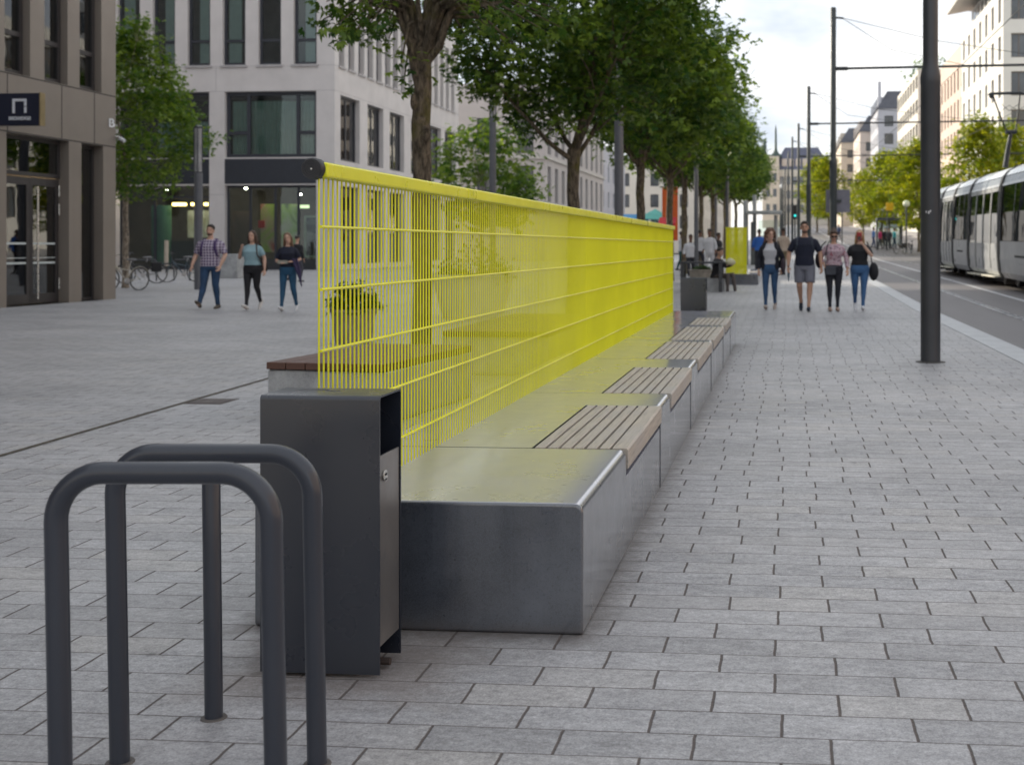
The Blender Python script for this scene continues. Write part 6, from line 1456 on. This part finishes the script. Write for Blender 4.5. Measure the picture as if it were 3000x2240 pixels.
# parked bicycles across the road
bk = [o for o in bpy.data.objects if o.name == 'bicycle.001'][0]
for k, (px, d, lab) in enumerate(((1945, 88, 'distant parked bicycle left of the near pole'), (1956, 90, 'distant parked bicycle beside the shelter across the road'), (1968, 86, 'distant parked bicycle nearest the near pole'))):
    p = at(px, HY, d); dup(bk, (p.x, p.y, gz(p.x, p.y)), R(50+20*k), lab, None, 'bicycles parked across the road')
# ------------------------------------------------------------------ camera, sun, sky
cam = bpy.data.cameras.new('camera'); co_ = bpy.data.objects.new('camera', cam); COL.objects.link(co_)
cam.sensor_width = 36; cam.sensor_fit = 'HORIZONTAL'; cam.lens = F/2212*36; cam.clip_end = 6000; cam.clip_start = .05
cam.shift_x = -(CX-1106)/2212; cam.shift_y = -(826-HY)/2212
co_.location = (0, 0, HC); co_.rotation_euler = (R(90), 0, TH)
cam.dof.use_dof = True; cam.dof.focus_distance = 4.5; cam.dof.aperture_fstop = 4.6; cam.dof.aperture_blades = 9
sc.camera = co_
EL, AZ = R(21), R(-57)   # sun to the left and ahead of the camera, low
sd_ = V((math.sin(AZ)*math.cos(EL), math.cos(AZ)*math.cos(EL), math.sin(EL)))
sl = bpy.data.lights.new('sun', 'SUN'); so = bpy.data.objects.new('sun', sl); COL.objects.link(so)
sl.energy = 4.4; sl.angle = R(.6); sl.color = (1, .90, .74); so.rotation_euler = sd_.to_track_quat('Z', 'Y').to_euler(); so.location = (-30, 20, 40)
w = bpy.data.worlds.new('World'); sc.world = w; w.use_nodes = True; nt = w.node_tree; nt.nodes.clear()
N_ = lambda t_: nt.nodes.new('ShaderNode'+t_)
out = N_('OutputWorld'); sky = N_('TexSky'); sky.sky_type = 'NISHITA'; sky.sun_disc = False; sky.sun_elevation = EL; sky.sun_rotation = AZ; sky.air_density = 1.0; sky.dust_density = 1.5; sky.ozone_density = 1.0
bg1 = N_('Background'); bg1.inputs[1].default_value = .15; nt.links.new(sky.outputs[0], bg1.inputs[0])
tc = N_('TexCoord'); mp = N_('Mapping'); mp.inputs['Scale'].default_value = (1.6, 1.6, 4.5); nt.links.new(tc.outputs['Generated'], mp.inputs[0])
nz = N_('TexNoise'); nz.inputs['Scale'].default_value = 2.2; nz.inputs['Detail'].default_value = 7; nz.inputs['Roughness'].default_value = .58; nt.links.new(mp.outputs[0], nz.inputs[0])
rp = N_('ValToRGB'); rp.color_ramp.elements[0].position = .34; rp.color_ramp.elements[0].color = (.62, .62, .62, 1); rp.color_ramp.elements[1].position = .60; rp.color_ramp.elements[1].color = (1, 1, 1, 1); nt.links.new(nz.outputs[0], rp.inputs[0])
bg2 = N_('Background'); bg2.inputs[1].default_value = 1.15
nz2 = N_('TexNoise'); nz2.inputs['Scale'].default_value = 3.1; nz2.inputs['Detail'].default_value = 5; nt.links.new(mp.outputs[0], nz2.inputs[0])
rp2 = N_('ValToRGB'); rp2.color_ramp.elements[0].position = .40; rp2.color_ramp.elements[0].color = (.54, .59, .67, 1); rp2.color_ramp.elements[1].position = .60; rp2.color_ramp.elements[1].color = (.97, .96, .94, 1); nt.links.new(nz2.outputs[0], rp2.inputs[0])
nt.links.new(rp2.outputs[0], bg2.inputs[0])
mx = N_('MixShader'); nt.links.new(rp.outputs[0], mx.inputs[0]); nt.links.new(bg1.outputs[0], mx.inputs[1]); nt.links.new(bg2.outputs[0], mx.inputs[2]); nt.links.new(mx.outputs[0], out.inputs[0])
vs = sc.view_settings; vs.view_transform = 'Standard'; vs.look = 'None'; vs.gamma = 1; vs.exposure = 0.38; vs.use_curve_mapping = False
sc.render.engine = 'CYCLES'; cy = sc.cycles; cy.use_denoising = True
try: cy.denoiser = 'OPENIMAGEDENOISE'
except Exception: pass
cy.max_bounces = 8; cy.transparent_max_bounces = 12; cy.diffuse_bounces = 4; cy.glossy_bounces = 4; cy.sample_clamp_indirect = 8; cy.caustics_reflective = False; cy.caustics_refractive = False
